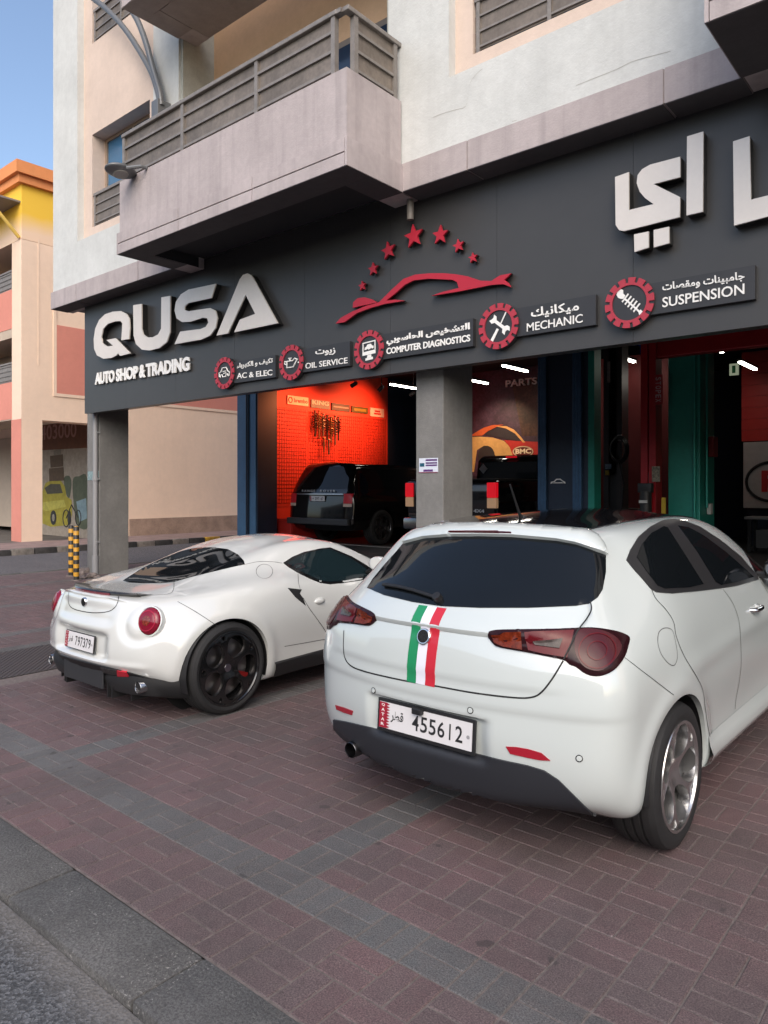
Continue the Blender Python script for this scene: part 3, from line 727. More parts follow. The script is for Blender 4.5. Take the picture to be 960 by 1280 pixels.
# notice on the middle column
a = onY(524, 573, 6.846); b_ = onY(547.5, 590.5, 6.846)
t_ = thing('column_notice', 'small white printed notice stuck on the front of the middle concrete column', 'notice', (a.x, 6.846, b_.z))
MB().box(a.x, b_.x, 6.843, 6.849, b_.z, a.z).build('sheet', mat('paper', (.62, .66, .74), .5), t_)
wd = b_.x - a.x; ht = a.z - b_.z
for nm, col, bxs in (('notice_print', (.16, .05, .25), [(.36, .86, .60, .12), (.36, .66, .60, .10), (.36, .50, .60, .10), (.24, .14, .5, .14)]), ('notice_badge', (.02, .14, .22), [(.05, .42, .24, .48)])):
    m = MB()
    for (x, z, w_, h_) in bxs: m.box(a.x + x * wd, a.x + (x + w_) * wd, 6.8405, 6.8425, b_.z + z * ht - (h_ * ht * .5 if nm == 'notice_print' else 0), b_.z + z * ht + h_ * ht * .5)
    m.build(nm, mat(nm, col, .5, var=.6, vscale=120), t_)
MB().box(a.x, b_.x, 6.8412, 6.8425, b_.z, b_.z + .04 * ht).build('notice_edge', mat('notice_red', (.3, .05, .1), .5), t_)
# ------------------------------------------------------------------ peach building across the side street
PX = -20.5; PY = 8.85
M_P1 = mat('far_peach', (.88, .68, .53), .85, var=.06, vscale=.8, streak=.06); M_P2 = mat('far_pink', (.68, .27, .21), .85, var=.06, vscale=.8)
M_P3 = mat('far_sunlit_orange', (.78, .30, .11), .8, var=.05); M_P4 = mat('far_sunlit_yellow', (.88, .56, .06), .8, var=.06, vscale=.8); M_P5 = mat('far_beige', (.52, .43, .34), .85, var=.1, vscale=.6)
def zc(v, u=27): d = ray(u, v); return CAM_H + d.z * (PX / d.x)
Pb = thing('peach_building', 'peach and salmon building with sun-tinted orange cornice across the side street', 'building', (PX, PY, 0))
m = MB()
y0 = 9.42; y1 = 12.05
ztop = 3.47
m.box(PX - .6, PX, PY, y0, .1, ztop)                                 # corner pillar
m.box(PX - .6, PX, y1, 45, .1, ztop)
m.box(PX - .6, PX, PY, 45, ztop, 8.39)
m.box(PX - 14, PX - .6, y1 + .01, 45, .1, 9.0)
m.build('wall', M_P1, Pb)
m = MB(); m.box(PX - .61, PX - .001, PY - .012, PY - .001, .1, ztop); m.build('pillar_face', M_P2, Pb)
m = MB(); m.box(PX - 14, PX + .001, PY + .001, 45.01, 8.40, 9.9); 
mg, tg_, bg_, Ng, Lg = node_mat('sunlight_fade'); sg = Ng.new('ShaderNodeSeparateXYZ'); Lg.new(oc(tg_), sg.inputs[0])
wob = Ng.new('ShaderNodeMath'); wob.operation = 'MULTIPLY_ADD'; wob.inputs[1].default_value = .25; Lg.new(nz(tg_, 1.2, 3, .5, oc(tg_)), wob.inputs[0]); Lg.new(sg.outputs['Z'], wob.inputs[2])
Lg.new(mx(tg_, mr(tg_, wob.outputs[0], 8.75, 9.25), (.86, .64, .47), (.88, .56, .06)), bg_.inputs['Base Color']); bg_.inputs['Roughness'].default_value = .85  # golden sunlight put into the peach wall's colour, fading out downwards
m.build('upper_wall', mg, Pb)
m = MB(); m.box(PX - 14, PX - .62, PY + .3, y1, 9.0, 9.6); m.build('attic_front', M_P5, Pb)
m = MB(); m.box(PX - 14, PX + .12, PY - .12, 45, 9.9, 10.12); m.box(PX - 14, PX + .22, PY - .22, 45, 10.122, 10.45); m.build('cornice', M_P3, Pb)  # orange holds golden sunlight painted over a salmon cornice
# salmon panel with a pale frame on the side wall, plinth
za, zb2 = zc(491, 65), 7.9
m = MB(); ya = onX(66, 480, PX).y + .1
m.box(PX, PX + .02, ya, 30, za, 6.2); m.build('salmon_panel', M_P2, Pb)
m = MB(); m.box(PX, PX + .024, ya - .09, ya, za - .09, 7.0); m.box(PX, PX + .024, ya, 30, za - .09, za - .001); m.box(PX, PX + .023, ya + 3.4, ya + 5.0, za + 1.1, 7.0); m.build('panel_frame', M_P1, Pb)
m = MB(); m.box(PX, PX + .06, y1 + .02, 45, .1, .62); m.build('plinth', mat('plinth_stone', (.42, .30, .23), .85, var=.25, vscale=3), Pb)
m = MB(); m.box(PX, PX + .008, 9.3, 9.34, 5.0, 8.5); m.build('wall_conduit', M_P1, Pb)
# front with recessed balconies: salmon bands, railings, windows
for (z0, z1) in ((zc(522), zc(475)), (zc(407), zc(357))):
    m = MB(); m.box(PX - 14, PX - .601, PY - .01, PY + .2, z0, z1); m.build('balcony_band', M_P2, Pb)
    r_ = MB(); r_.box(PX - 14, PX - .62, PY + .02, PY + .07, z1 + .52, z1 + .57); r_.box(PX - 14, PX - .62, PY + .03, PY + .045, z1 + .02, z1 + .5)
    for k in range(6): r_.box(PX - .66 - k * 2.0, PX - .62 - k * 2.0, PY + .015, PY + .075, z1, z1 + .52)
    for k in range(4): r_.box(PX - 14, PX - .64, PY + .012, PY + .028, z1 + .06 + k * .13, z1 + .085 + k * .13)
    r_.build('balcony_railing', M_RAIL, Pb)
    b2 = MB(); b2.box(PX - 14, PX - .601, PY + 1.2, PY + 1.3, z0, z1 + 2.3); b2.build('balcony_back', M_P5, Pb)
    wn = MB(); wn.box(PX - 3.0, PX - .9, PY + 1.12, PY + 1.199, z1 + .1, z1 + 1.75); fo = wn.build('window', mat('alu_frame', (.45, .40, .35), .4, .4), Pb)
    for k in range(3): MB().box(PX - 2.93 + k * .68, PX - 2.32 + k * .68, PY + 1.10, PY + 1.119, z1 + .17, z1 + 1.68).build('pane', mat('dusk_glass', (.05, .06, .075), .1, 0, .8), fo)
m = MB(); m.box(PX - 14, PX - .601, PY, PY + 1.3, ztop, zc(522) - .001); m.box(PX - 14, PX - .601, PY, PY + 1.3, zc(407) - .25, zc(407) - .001); m.build('balcony_slab', M_P5, Pb)
m = MB(); pa = onY(26, 250, PY - .02); m.box(PX - 5, PX - .05, PY - 1.0, PY + .0, pa.z - .05, pa.z); m.build('canopy', mat('canopy_grey', (.25, .22, .2), .6), Pb)
m = MB(); m.box(PX - 5, PX - .02, PY - 1.04, PY - 1.001, pa.z - .10, pa.z + .02); m.tube([(PX - .1, PY - .95, pa.z - .05), (PX - .1, PY - .02, pa.z - 1.0)], .05, 8); m.build('canopy_bracket', mat('bracket_yellow', (.75, .52, .12), .6), Pb)
# mural wall inside the corner arcade
ym = y1 + .005
m = MB(); m.box(PX - 12, PX - .601, ym - .05, ym, .1, ztop); m.build('arcade_wall', M_P5, Pb)
M0 = thing('mural', 'painted mural of a yellow car loaded with luggage under a phone number banner', 'mural', (-24, ym - .06, 1))
def mp(u, v, k=0): return onY(u, v, ym - .052 - k * .004)
def mpoly(name, pts, col, k=1, curved=False, var=.25):
    P = [mp(u, v, k) for u, v in pts]
    if curved: P = smooth_path(P, 4, True)
    return MB().prism(P, (0, .0025, 0)).build(name, mat('paint_' + name, col, .7, var=var, vscale=5), M0)
mpoly('mural_ground', [(48,533),(125,528),(125,680),(48,680)], (.42,.36,.29), 0)
mpoly('banner', [(48,529),(125,524),(125,559),(48,563)], (.20,.075,.03), 1)
m = MB(); a = mp(44, 551, 2); b_ = mp(95.5, 546, 2); h_ = mp(44, 533, 2)
text_fit(m, '0403000', a, (1, 0, 0), (0, 0, 1), b_.x - a.x, h_.z - a.z, .01, .002, nrm=(0, 1, 0)); m.build('banner_number', mat('paint_num', (.42, .22, .18), .7), M0)
z_ = lambda P: conv(P, 2.372, 0, 180)
mpoly('painted_car', z_([(126,1030),(135,1005),(150,998),(180,998),(192,1015),(197,1045),(212,1055),(214,1095),(205,1130),(150,1135),(126,1125)]), (.42,.36,.05), 2)
mpoly('painted_windscreen', z_([(132,1020),(150,1008),(178,1008),(186,1035),(140,1038)]), (.10,.09,.06), 3)
mpoly('painted_bonnet', z_([(128,1062),(190,1055),(196,1075),(140,1088),(128,1085)]), (.55,.50,.10), 3)
for cx in (158, 205): mpoly('painted_wheel', z_([(cx + 9 * math.cos(a) * (1 if cx < 180 else .6), 1108 + 22 * math.sin(a)) for a in [k * .45 for k in range(14)]]), (.04,.04,.04), 4)
mpoly('painted_hub', z_([(158 + 4 * math.cos(k * .63), 1108 + 11 * math.sin(k * .63)) for k in range(10)]), (.35,.32,.25), 5)
mpoly('painted_suitcase', z_([(145,962),(188,958),(190,998),(146,1000)]), (.13,.085,.05), 3)
mpoly('painted_suitcase', z_([(148,925),(186,920),(187,956),(150,960)]), (.48,.38,.03), 3)
mpoly('painted_bottle', z_([(158,908),(180,905),(181,921),(159,924)]), (.28,.25,.2), 3)
mpoly('painted_tree', z_([(215,1000),(235,985),(258,990),(262,1130),(232,1135),(222,1100)]), (.12,.14,.09), 2, True)
mpoly('painted_tree', z_([(190,990),(206,985),(212,1010),(205,1050),(194,1030)]), (.14,.16,.10), 1, True)
mpoly('painted_water', z_([(226,1060),(255,1050),(258,1110),(236,1120)]), (.25,.36,.40), 3)
m = MB()
for cx, cy, rr in ((196, 1110, 17), (232, 1108, 15)):
    m.tube([mp(*z_([(cx + rr * .55 * math.cos(k * .5236), cy + rr * 1.5 * math.sin(k * .5236))])[0], 4) for k in range(12)], .018, 6, closed=True)
m.tube([mp(*z_([(196, 1110)])[0], 4), mp(*z_([(212, 1070)])[0], 4), mp(*z_([(232, 1108)])[0], 4)], .016, 6)
m.build('painted_bicycle', mat('paint_bike', (.05, .05, .05), .7), M0)
# ------------------------------------------------------------------ striped bollards
def bollard(u, v, vt, label):
    p = onZ(u, v, 0); d = p.x / ray(u, v).x; h = CAM_H + (HOR - vt) / FPX * d
    t = thing('bollard', label, 'bollard', (p.x, p.y, 0), 'yellow and black bollards by the corner column')
    m, nt_, bs, N, L_ = (node_mat('bollard_paint') if 'bollard_paint' not in MATS else (MATS['bollard_paint'],) + (None,) * 4)
    if nt_:
        sp = N.new('ShaderNodeSeparateXYZ'); L_.new(oc(nt_), sp.inputs[0])
        def mth(op, a_, k): q = N.new('ShaderNodeMath'); q.operation = op; L_.new(a_, q.inputs[0]); q.inputs[1].default_value = k; return q.outputs[0]
        f = mth('GREATER_THAN', mth('FRACT', mth('MULTIPLY', sp.outputs['Z'], 1 / .142), 0), .5)
        c_ = mx(nt_, f, (.022, .021, .02), (.60, .30, .02)); c_ = mx(nt_, mr(nt_, nz(nt_, 22, 5, .7, oc(nt_)), .5, .75, 0, .6), c_, (.12, .10, .08))
        L_.new(c_, bs.inputs['Base Color']); bs.inputs['Roughness'].default_value = .5
    MB().lathe([(0, 0), (.047, 0), (.047, h - .03), (.03, h - .004), (0, h)], Matrix.Translation((p.x, p.y, 0)), 24).build('post', m, t, smooth=40)
    MB().lathe([(.047, .0), (.085, 0), (.08, .012), (.047, .016)], Matrix.Translation((p.x, p.y, 0)), 20).build('base_ring', mat('rubble', (.22, .18, .165), .9), t)
bollard(89, 720, 656.5, 'striped bollard standing behind, on the side street edge'); bollard(95.3, 725.5, 657.5, 'striped bollard standing in front, closer to the column foot')
# ------------------------------------------------------------------ twin curved lamp arms and the lamp head on the balcony
Lp = thing('balcony_lamp', 'street lamp of twin curved grey tubes bracketed to the balcony railing', 'lamp', tuple(onY(201, 133, 6.2)))
yl_ = 6.2
m = MB()
A1 = [(200,134),(198,118),(190,92),(176,66),(156,36),(134,12),(116,-2)]; A2 = [(202,132),(200,115),(192,88),(183,55),(173,28),(166,16)]
m.tube(smooth_path([onY(u, v, yl_) for u, v in A1], 4), .045, 10)
m.tube(smooth_path([onY(u, v, yl_ - .05 - .0 * k) for k, (u, v) in enumerate(A2)], 4), .045, 10)
q = onY(202, 131, yl_); m.box(q.x - .09, q.x + .09, yl_ - .12, yl_ + .12, q.z - .5, q.z + .03, .01)
m.build('arm', mat('lamp_grey', (.17, .175, .18), .45, .4), Lp, smooth=40)
h = onY(151, 214, 5.2)
Lh = thing('lamp_head', 'oval grey lamp head hanging at the left end of the lower balcony', 'lamp', tuple(h))
bm = bmesh.new(); bmesh.ops.create_uvsphere(bm, u_segments=28, v_segments=14, radius=1)
for v in bm.verts: v.co = Vector((v.co.x * .155, v.co.y * .22, (v.co.z * .065 if v.co.z > 0 else v.co.z * .045)))
MB().bm(bm, Matrix.Translation(h) @ Matrix.Rotation(R(-12), 4, 'Y')).build('shade', mat('lamp_shade', (.15, .155, .16), .4, .4), Lh, smooth=60)
MB().lathe([(0, 0), (.095, .0), (.105, .02), (0, .02)], Matrix.Translation(h - Vector((0, 0, .052))) @ Matrix.Rotation(R(-12), 4, 'Y'), 24).build('lens', mat('lamp_lens', (.25, .24, .22), .3), Lh)
MB().tube([(h.x + .15, h.y, h.z), (h.x + .30, h.y + .12, h.z + .02), (h.x + .30, 5.41, h.z + .02)], .025, 8).build('bracket', mat('lamp_grey', (.17, .175, .18), .45, .4), Lh)
# ------------------------------------------------------------------ car building kit
from mathutils.geometry import delaunay_2d_cdt
def cage_body(Y, rows, top, rear, front, ring0, shear, C=(0, .34, .68, 1), bot_z=None):
    """closed body cage: rows are lines (y,x,z) from the floor edge up to the roof rail, sampled at stations Y.
    ring0: the corner ring at the tail; rear/front: centre line (y,z) per row."""
    S, Rr, nc = len(Y), len(rows), len(C)
    ip = lambda L, k, y: float(np.interp(y, [p[0] for p in L], [p[k] for p in L]))
    side = [[None] * Rr for _ in Y]
    for i, y in enumerate(Y):
        for j, L in enumerate(rows):
            if i == 0: side[i][j] = Vector(ring0[j])
            else:
                yy = y + shear[j] * max(0, 1 - (i - 1) / 2.0) if i < 3 else y
                side[i][j] = Vector((ip(L, 1, yy), yy, ip(L, 2, yy)))
    P = []; idx = {}
    def vid(key, p):
        if key not in idx: idx[key] = len(P); P.append(Vector(p))
        return idx[key]
    def V(kind, a, c, s):
        # kind: 's' side(i,j), 't' top(i,c), 'b' bottom(i,c), 'r' rear(j,c), 'f' front(j,c)
        if kind == 't':
            if c == nc - 1: return V('s', a, Rr - 1, s)
            e = side[a][Rr - 1]; cz = ip(top, 1, Y[a]); cy = Y[a] if a else rear[-1][0]
            if a == 0: cz = rear[-1][1]
            if a == S - 1: cy, cz = front[-1]
            elif a == 1: cy = (rear[-1][0] + 2 * Y[1] + shear[-1]) / 3 if False else e.y - (side[0][Rr-1].y - rear[-1][0]) * .6; cz = ip(top, 1, cy)
            t = C[c]; p = (e.x * t * s, e.y + (cy - e.y) * (1 - t ** 2), e.z + (cz - e.z) * (1 - t ** 2.0))
        elif kind == 'b':
            if c == nc - 1: return V('s', a, 0, s)
            e = side[a][0]; t = C[c]
            cy = e.y if 0 < a < S - 1 else (rear[0][0] if a == 0 else front[0][0])
            p = (e.x * t * s, e.y + (cy - e.y) * (1 - t ** 2), e.z if 0 < a < S - 1 else e.z + ((rear[0][1] if a == 0 else front[0][1]) - e.z) * (1 - t ** 2))
        elif kind in 'rf':
            i = 0 if kind == 'r' else S - 1
            if c == nc - 1: return V('s', i, a, s)
            if a == Rr - 1: return V('t', i, c, s)
            if a == 0: return V('b', i, c, s)
            e = side[i][a]; cy, cz = (rear if kind == 'r' else front)[a]; t = C[c]
            q = 2.6 if kind == 'r' else 2.2
            p = (e.x * t * s, e.y + (cy - e.y) * (1 - t ** q), e.z + (cz - e.z) * (1 - t ** 2))
        else:
            e = side[a][c]; p = (e.x * s, e.y, e.z)
        key = (kind, a, c, s if abs(p[0]) > 1e-9 else 0)
        return vid(key, p)
    F = []
    for s in (1, -1):
        def q(a, b, c_, d): F.append((a, b, c_, d) if s == 1 else (d, c_, b, a))
        for i in range(S - 1):
            for j in range(Rr - 1): q(V('s', i, j, s), V('s', i + 1, j, s), V('s', i + 1, j + 1, s), V('s', i, j + 1, s))
            for c in range(nc - 1):
                q(V('t', i, c + 1, s), V('t', i + 1, c + 1, s), V('t', i + 1, c, s), V('t', i, c, s))
                q(V('b', i, c, s), V('b', i + 1, c, s), V('b', i + 1, c + 1, s), V('b', i, c + 1, s))
        for j in range(Rr - 1):
            for c in range(nc - 1):
                q(V('r', j, c, s), V('r', j, c + 1, s), V('r', j + 1, c + 1, s), V('r', j + 1, c, s))
                q(V('f', j, c + 1, s), V('f', j, c, s), V('f', j + 1, c, s), V('f', j + 1, c + 1, s))
    return P, F
def interpolate_cage(P, F, it=6):
    """move cage points so that the smooth limit surface passes through the given points"""
    n = len(P); T = np.array([tuple(p) for p in P]); Q = T.copy()
    nb = [set() for _ in range(n)]; dg = [[] for _ in range(n)]
    for f in F:
        for k in range(4): nb[f[k]].add(f[(k + 1) % 4]); nb[f[k]].add(f[k - 1]); dg[f[k]].append(f[(k + 2) % 4])
    nb = [list(x) for x in nb]
    for _ in range(it):
        Lm = np.array([(len(nb[i]) ** 2 * Q[i] + 4 * Q[nb[i]].sum(0) + Q[dg[i]].sum(0)) / (len(nb[i]) * (len(nb[i]) + 5)) for i in range(n)])
        Q += (T - Lm) * .85
    return Q
def subdiv(V, F, lv):
    me = bpy.data.meshes.new('tmp'); me.from_pydata([tuple(v) for v in V], [], F); me.update()
    o = bpy.data.objects.new('tmp', me); COL.objects.link(o)
    m = o.modifiers.new('s', 'SUBSURF'); m.levels = lv; m.render_levels = lv; m.use_limit_surface = True; m.quality = 4
    dg = bpy.context.evaluated_depsgraph_get(); r_ = bpy.data.meshes.new_from_object(o.evaluated_get(dg))
    bpy.data.objects.remove(o); bpy.data.meshes.remove(me); return r_
def boolean_cut(me, cutters):
    o = bpy.data.objects.new('tmp', me); COL.objects.link(o); cs = []
    for c in cutters:
        cm = bpy.data.meshes.new('cut'); cm.from_pydata(c.v, [], c.f); cm.update()
        bm = bmesh.new(); bm.from_mesh(cm); bmesh.ops.recalc_face_normals(bm, faces=bm.faces[:]); bm.to_mesh(cm); bm.free()
        co = bpy.data.objects.new('cut', cm); COL.objects.link(co); cs.append(co)
        m = o.modifiers.new('b', 'BOOLEAN'); m.object = co; m.operation = 'DIFFERENCE'; m.solver = 'EXACT'
    dg = bpy.context.evaluated_depsgraph_get(); r_ = bpy.data.meshes.new_from_object(o.evaluated_get(dg))
    for x in cs: bpy.data.objects.remove(x)
    bpy.data.objects.remove(o); return r_
def sstep(a, b, x):
    t = np.clip((x - a) / (b - a), 0, 1); return t * t * (3 - 2 * t)

class Skin:
    """projects outlines on to a body surface; everything is in the car's own coordinates"""
    def __init__(s, me, origin):
        s.o = Vector(origin); s.me = me
        vs = [v.co.copy() for v in me.vertices]; s.bvh = BVHTree.FromPolygons(vs, [tuple(p.vertices) for p in me.polygons])
        s.cam = Vector((0, 0, CAM_H)) - s.o
    def hit(s, mode, a, b):
        if mode == 'cam': o, d = s.cam, ray(a, b).normalized()
        elif mode == 'side': o, d = Vector((3, a, b)), Vector((-1, 0, 0))       # a=y, b=z
        elif mode == 'rear': o, d = Vector((a, -4, b)), Vector((0, 1, 0))       # a=x, b=z
        elif mode == 'front': o, d = Vector((a, 9, b)), Vector((0, -1, 0))
        elif mode == 'top': o, d = Vector((a, b, 4)), Vector((0, 0, -1))        # a=x, b=y
        loc, n, i, dist = s.bvh.ray_cast(o, d)
        if loc is None:
            # slide along the ray to the closest point of the surface
            best = None
            for k in range(40):
                p = o + d * (1.5 + k * .12); q = s.bvh.find_nearest(p)
                if best is None or q[3] < best[3]: best = q
            loc, n = best[0], best[1]
        return loc, n
    def patch(s, name, mode, pts, m, parent, off=.004, grid=None, curved=False, mirror=False, both=False, skirt=.004, smooth=True, dome=0.0, k=4):
        if curved: pts = [tuple(p) for p in smooth_path([(x, y) for x, y in pts], k, True)]
        xs = [p[0] for p in pts]; ys = [p[1] for p in pts]
        g = grid or max(max(xs) - min(xs), max(ys) - min(ys)) / 22
        B = []                                                   # resample the border
        for i, p in enumerate(pts):
            q = pts[(i + 1) % len(pts)]; L = math.hypot(q[0] - p[0], q[1] - p[1]); n_ = max(1, int(L / g))
            for t in range(n_): B.append((p[0] + (q[0] - p[0]) * t / n_, p[1] + (q[1] - p[1]) * t / n_))
        def inside(x, y):
            c = False; j = len(pts) - 1
            for i in range(len(pts)):
                if (pts[i][1] > y) != (pts[j][1] > y) and x < (pts[j][0] - pts[i][0]) * (y - pts[i][1]) / (pts[j][1] - pts[i][1]) + pts[i][0]: c = not c
                j = i
            return c
        I = []; x = min(xs) + g / 2
        while x < max(xs):
            y = min(ys) + g / 2
            while y < max(ys):
                if inside(x, y) and min((x - a) ** 2 + (y - b) ** 2 for a, b in B) > (g * .5) ** 2: I.append((x, y))
                y += g
            x += g
        n = len(B)
        vo, ed, fo, *_ = delaunay_2d_cdt([Vector(p) for p in B + I], [(i, (i + 1) % n) for i in range(n)], [], 1, 1e-6)
        V = []; N = []; D = []
        for p in vo:
            loc, nn = s.hit(mode, p.x, p.y); V.append(loc); N.append(nn)
            D.append(min(math.hypot(p.x - a, p.y - b) for a, b in B))
        dm = max(D) or 1
        P = [v + nn * (off + dome * math.sqrt(max(0, 1 - (1 - d / dm) ** 2))) for v, nn, d in zip(V, N, D)]
        F = [tuple(f) for f in fo]
        if skirt:
            cnt = {}
            for f in F:
                for i in range(len(f)):
                    e = (f[i], f[(i + 1) % len(f)]); kk = tuple(sorted(e)); cnt[kk] = (cnt.get(kk, (0,))[0] + 1, e)
            base = {}
            for kk, (c, e) in cnt.items():
                if c == 1:
                    for q in e:
                        if q not in base: base[q] = len(P); P.append(V[q] - N[q] * skirt)
                    F.append((e[1], e[0], base[e[0]], base[e[1]]))
        outs = []
        for sg in ((-1,) if mirror else (1, -1) if both else (1,)):
            mb = MB(); mb.add([Vector((p.x * sg, p.y, p.z)) for p in P], F)
            outs.append(mb.build(name, m, parent, smooth=42 if smooth else None))
        return outs if both else outs[0]
    def ribbon(s, mode, pts, w, mb=None, off=.0012, curved=True, closed=False, k=6, both=False):
        mb = mb or MB()
        if curved: pts = [tuple(p) for p in smooth_path(pts, k, closed)]
        H = [s.hit(mode, *p) for p in pts]; n = len(H)
        for sg in ((1, -1) if both else (1,)):
            vs = []
            for i, (p, nn) in enumerate(H):
                a = H[(i + 1) % n][0] if (closed or i < n - 1) else p; b = H[i - 1][0] if (closed or i > 0) else p
                t = (a - b).normalized(); sd_ = nn.cross(t).normalized()
                for q in (p + sd_ * w / 2 + nn * off, p - sd_ * w / 2 + nn * off): vs.append(Vector((q.x * sg, q.y, q.z)))
            fs = [(2 * i, 2 * i + 1, (2 * i + 3) % (2 * n), (2 * i + 2) % (2 * n)) for i in range(n if closed else n - 1)]
            mb.add(vs, fs)
        return mb
    def tube(s, mode, pts, r_, mb=None, off=0., curved=True, closed=False, k=5):
        mb = mb or MB()
        if curved: pts = [tuple(p) for p in smooth_path(pts, k, closed)]
        P = []
        for p in pts:
            l, n = s.hit(mode, *p); P.append(l + n * off)
        return mb.tube(P, r_, 8, closed=closed)

M_TYRE = mat('tyre_rubber', (.018, .018, .019), .72, var=.15, vscale=20); M_CARBLK = mat('trim_black', (.015, .015, .016), .45)
M_GAP = mat('panel_gap', (.012, .012, .012), .7); M_TINT = mat('tinted_glass', (.006, .0075, .009), .03, 0, .42)
M_GLOSSB = mat('gloss_black', (.008, .008, .009), .12, 0, .5, .5); M_CHROME = mat('chrome', (.75, .75, .76), .12, 1.0)
M_DISC = mat('brake_disc', (.28, .26, .25), .35, 1.0)
def wheel(parent, x, y, rad, rimr, width, side, mrim, style, caliper=None, seed=0):
    """side +1: outer face towards +x"""
    M = Matrix.Translation((x, y, rad)) @ Matrix.Rotation(R(90) * side, 4, 'Y') @ Matrix.Rotation(seed, 4, 'Z')     # local +z = outwards
    hw = width / 2
    t = MB(); b = .018
    prof = [(rimr - .012, -hw + .02), (rimr + .004, -hw + .008), (rimr + .03, -hw), (rad - .035, -hw), (rad - .012, -hw + .012), (rad - .002, -hw + .032)]
    gr = 4; step = (width - .064) / gr
    for k in range(gr):
        z = -hw + .032 + k * step
        if k: prof += [(rad - .009, z - .004), (rad - .009, z + .004)]
        prof += [(rad, z + .0075), (rad, z + step - .0075)]
    prof += [(rad - .002, hw - .032), (rad - .012, hw - .012), (rad - .035, hw), (rimr + .03, hw), (rimr + .014, hw - .003), (rimr + .004, hw - .008), (rimr - .012, hw - .02)]
    wo = t.lathe(prof, M, 72).build('tyre', M_TYRE, parent, smooth=35)
    r_ = MB()
    r_.lathe([(rimr + .006, hw - .010), (rimr + .004, hw - .004), (rimr - .006, hw - .003), (rimr - .014, hw - .016), (rimr - .026, hw - .05), (rimr - .03, -hw + .03), (rimr + .002, -hw + .012)], M, 72)
    ro = r_.build('rim', style.get('barrel', mrim), parent, smooth=35)
    if style.get('barrel'): MB().lathe([(rimr + .007, hw - .009), (rimr + .004, hw - .002), (rimr - .008, hw - .002), (rimr - .014, hw - .012)], M, 72).build('rim_lip', mrim, ro, smooth=35)
    # five-hole face
    n = 5; hr, hc = style['hole'], style['centre']
    B = []; E = []
    def loop(pts):
        o = len(B); B.extend(pts); k = len(pts); E.extend([(o + i, o + (i + 1) % k) for i in range(k)])
    Ro = rimr - .012; loop([(Ro * math.cos(a), Ro * math.sin(a)) for a in np.linspace(0, 2 * math.pi, 80, endpoint=False)])
    holes = []
    for k in range(n):
        a0 = 2 * math.pi * k / n; cx, cy = hc * math.cos(a0), hc * math.sin(a0)
        hp = []
        for q in np.linspace(0, 2 * math.pi, 36, endpoint=False):
            lx = hr * math.cos(q) * style.get('rx', 1); ly = hr * math.sin(q) * (1 + style.get('egg', 0) * math.cos(q))
            hp.append((cx + lx * math.cos(a0) - ly * math.sin(a0), cy + lx * math.sin(a0) + ly * math.cos(a0)))
        loop(hp); holes.append((cx, cy, a0))
        if style.get('slot'):
            a1 = a0 + math.pi / n; sc_ = style['slot']; sp = []
            for q in np.linspace(0, 2 * math.pi, 18, endpoint=False):
                lx = sc_[1] * math.cos(q); ly = sc_[2] * math.sin(q) * (1 + .6 * math.cos(q)); c0, s0 = sc_[0] * math.cos(a1), sc_[0] * math.sin(a1)
                sp.append((c0 + lx * math.cos(a1) - ly * math.sin(a1), s0 + lx * math.sin(a1) + ly * math.cos(a1)))
            loop(sp); holes.append((c0, s0, a1, sc_[1], sc_[2]))
    I = [(rr * math.cos(a), rr * math.sin(a)) for rr in np.linspace(.02, Ro - .02, 9) for a in np.linspace(0, 2 * math.pi, 44, endpoint=False)]
    vo, ed, fo, *_ = delaunay_2d_cdt([Vector(p) for p in B + I], E, [], 0, 1e-6)
    def inhole(x, y):
        for h in holes:
            dx, dy = x - h[0], y - h[1]; lx = dx * math.cos(h[2]) + dy * math.sin(h[2]); ly = -dx * math.sin(h[2]) + dy * math.cos(h[2])
            if len(h) == 3:
                q = lx / (hr * style.get('rx', 1)); ww = hr * (1 + style.get('egg', 0) * max(-1, min(1, q)))
                if abs(q) < 1 and q * q + (ly / ww) ** 2 < .998: return True
            else:
                q = lx / h[3]
                if abs(q) < 1 and q * q + (ly / (h[4] * (1 + .6 * q))) ** 2 < .998: return True
        return False
    F = [f for f in fo if not inhole(sum(vo[i].x for i in f) / len(f), sum(vo[i].y for i in f) / len(f))]
    bm = bmesh.new(); vv = [bm.verts.new((p.x, p.y, 0)) for p in vo]
    for f in F:
        try: bm.faces.new([vv[i] for i in f])
        except ValueError: pass
    bmesh.ops.delete(bm, geom=[v for v in bm.verts if not v.link_faces], context='VERTS')
    r2_ = bmesh.ops.extrude_face_region(bm, geom=bm.faces[:])
    for e in r2_['geom']:
        if isinstance(e, bmesh.types.BMVert): e.co.z = -style.get('th', .03)
    bmesh.ops.recalc_face_normals(bm, faces=bm.faces[:])
    sharp = [e for e in bm.edges if len(e.link_faces) == 2 and e.calc_face_angle(0) > R(50) and max(v.co.z for v in e.verts) > -.001 and min(v.co.z for v in e.verts) > -.001]
    bmesh.ops.bevel(bm, geom=sharp, offset=.0045, segments=2, affect='EDGES', profile=.6, clamp_overlap=True)
    for v in bm.verts:
        rr = math.hypot(v.co.x, v.co.y); v.co.z += hw - .012 - style.get('dish', .03) * max(0, 1 - rr / Ro) ** 1.2
        if style.get('crown'):
            v.co.z += style['crown'] * max(0, math.sin(math.pi * min(1, rr / Ro)))
    MB().bm(bm, M).build('spokes', mrim, ro, smooth=35)
    h = MB(); dz = hw - .012 - style.get('dish', .03)
    h.lathe([(0, dz + .008), (.028, dz + .008), (.031, dz + .003), (.031, dz - .01)], M, 28); ho = h.build('hub_cap', style.get('capmat', M_CHROME), ro, smooth=40)
    h = MB()
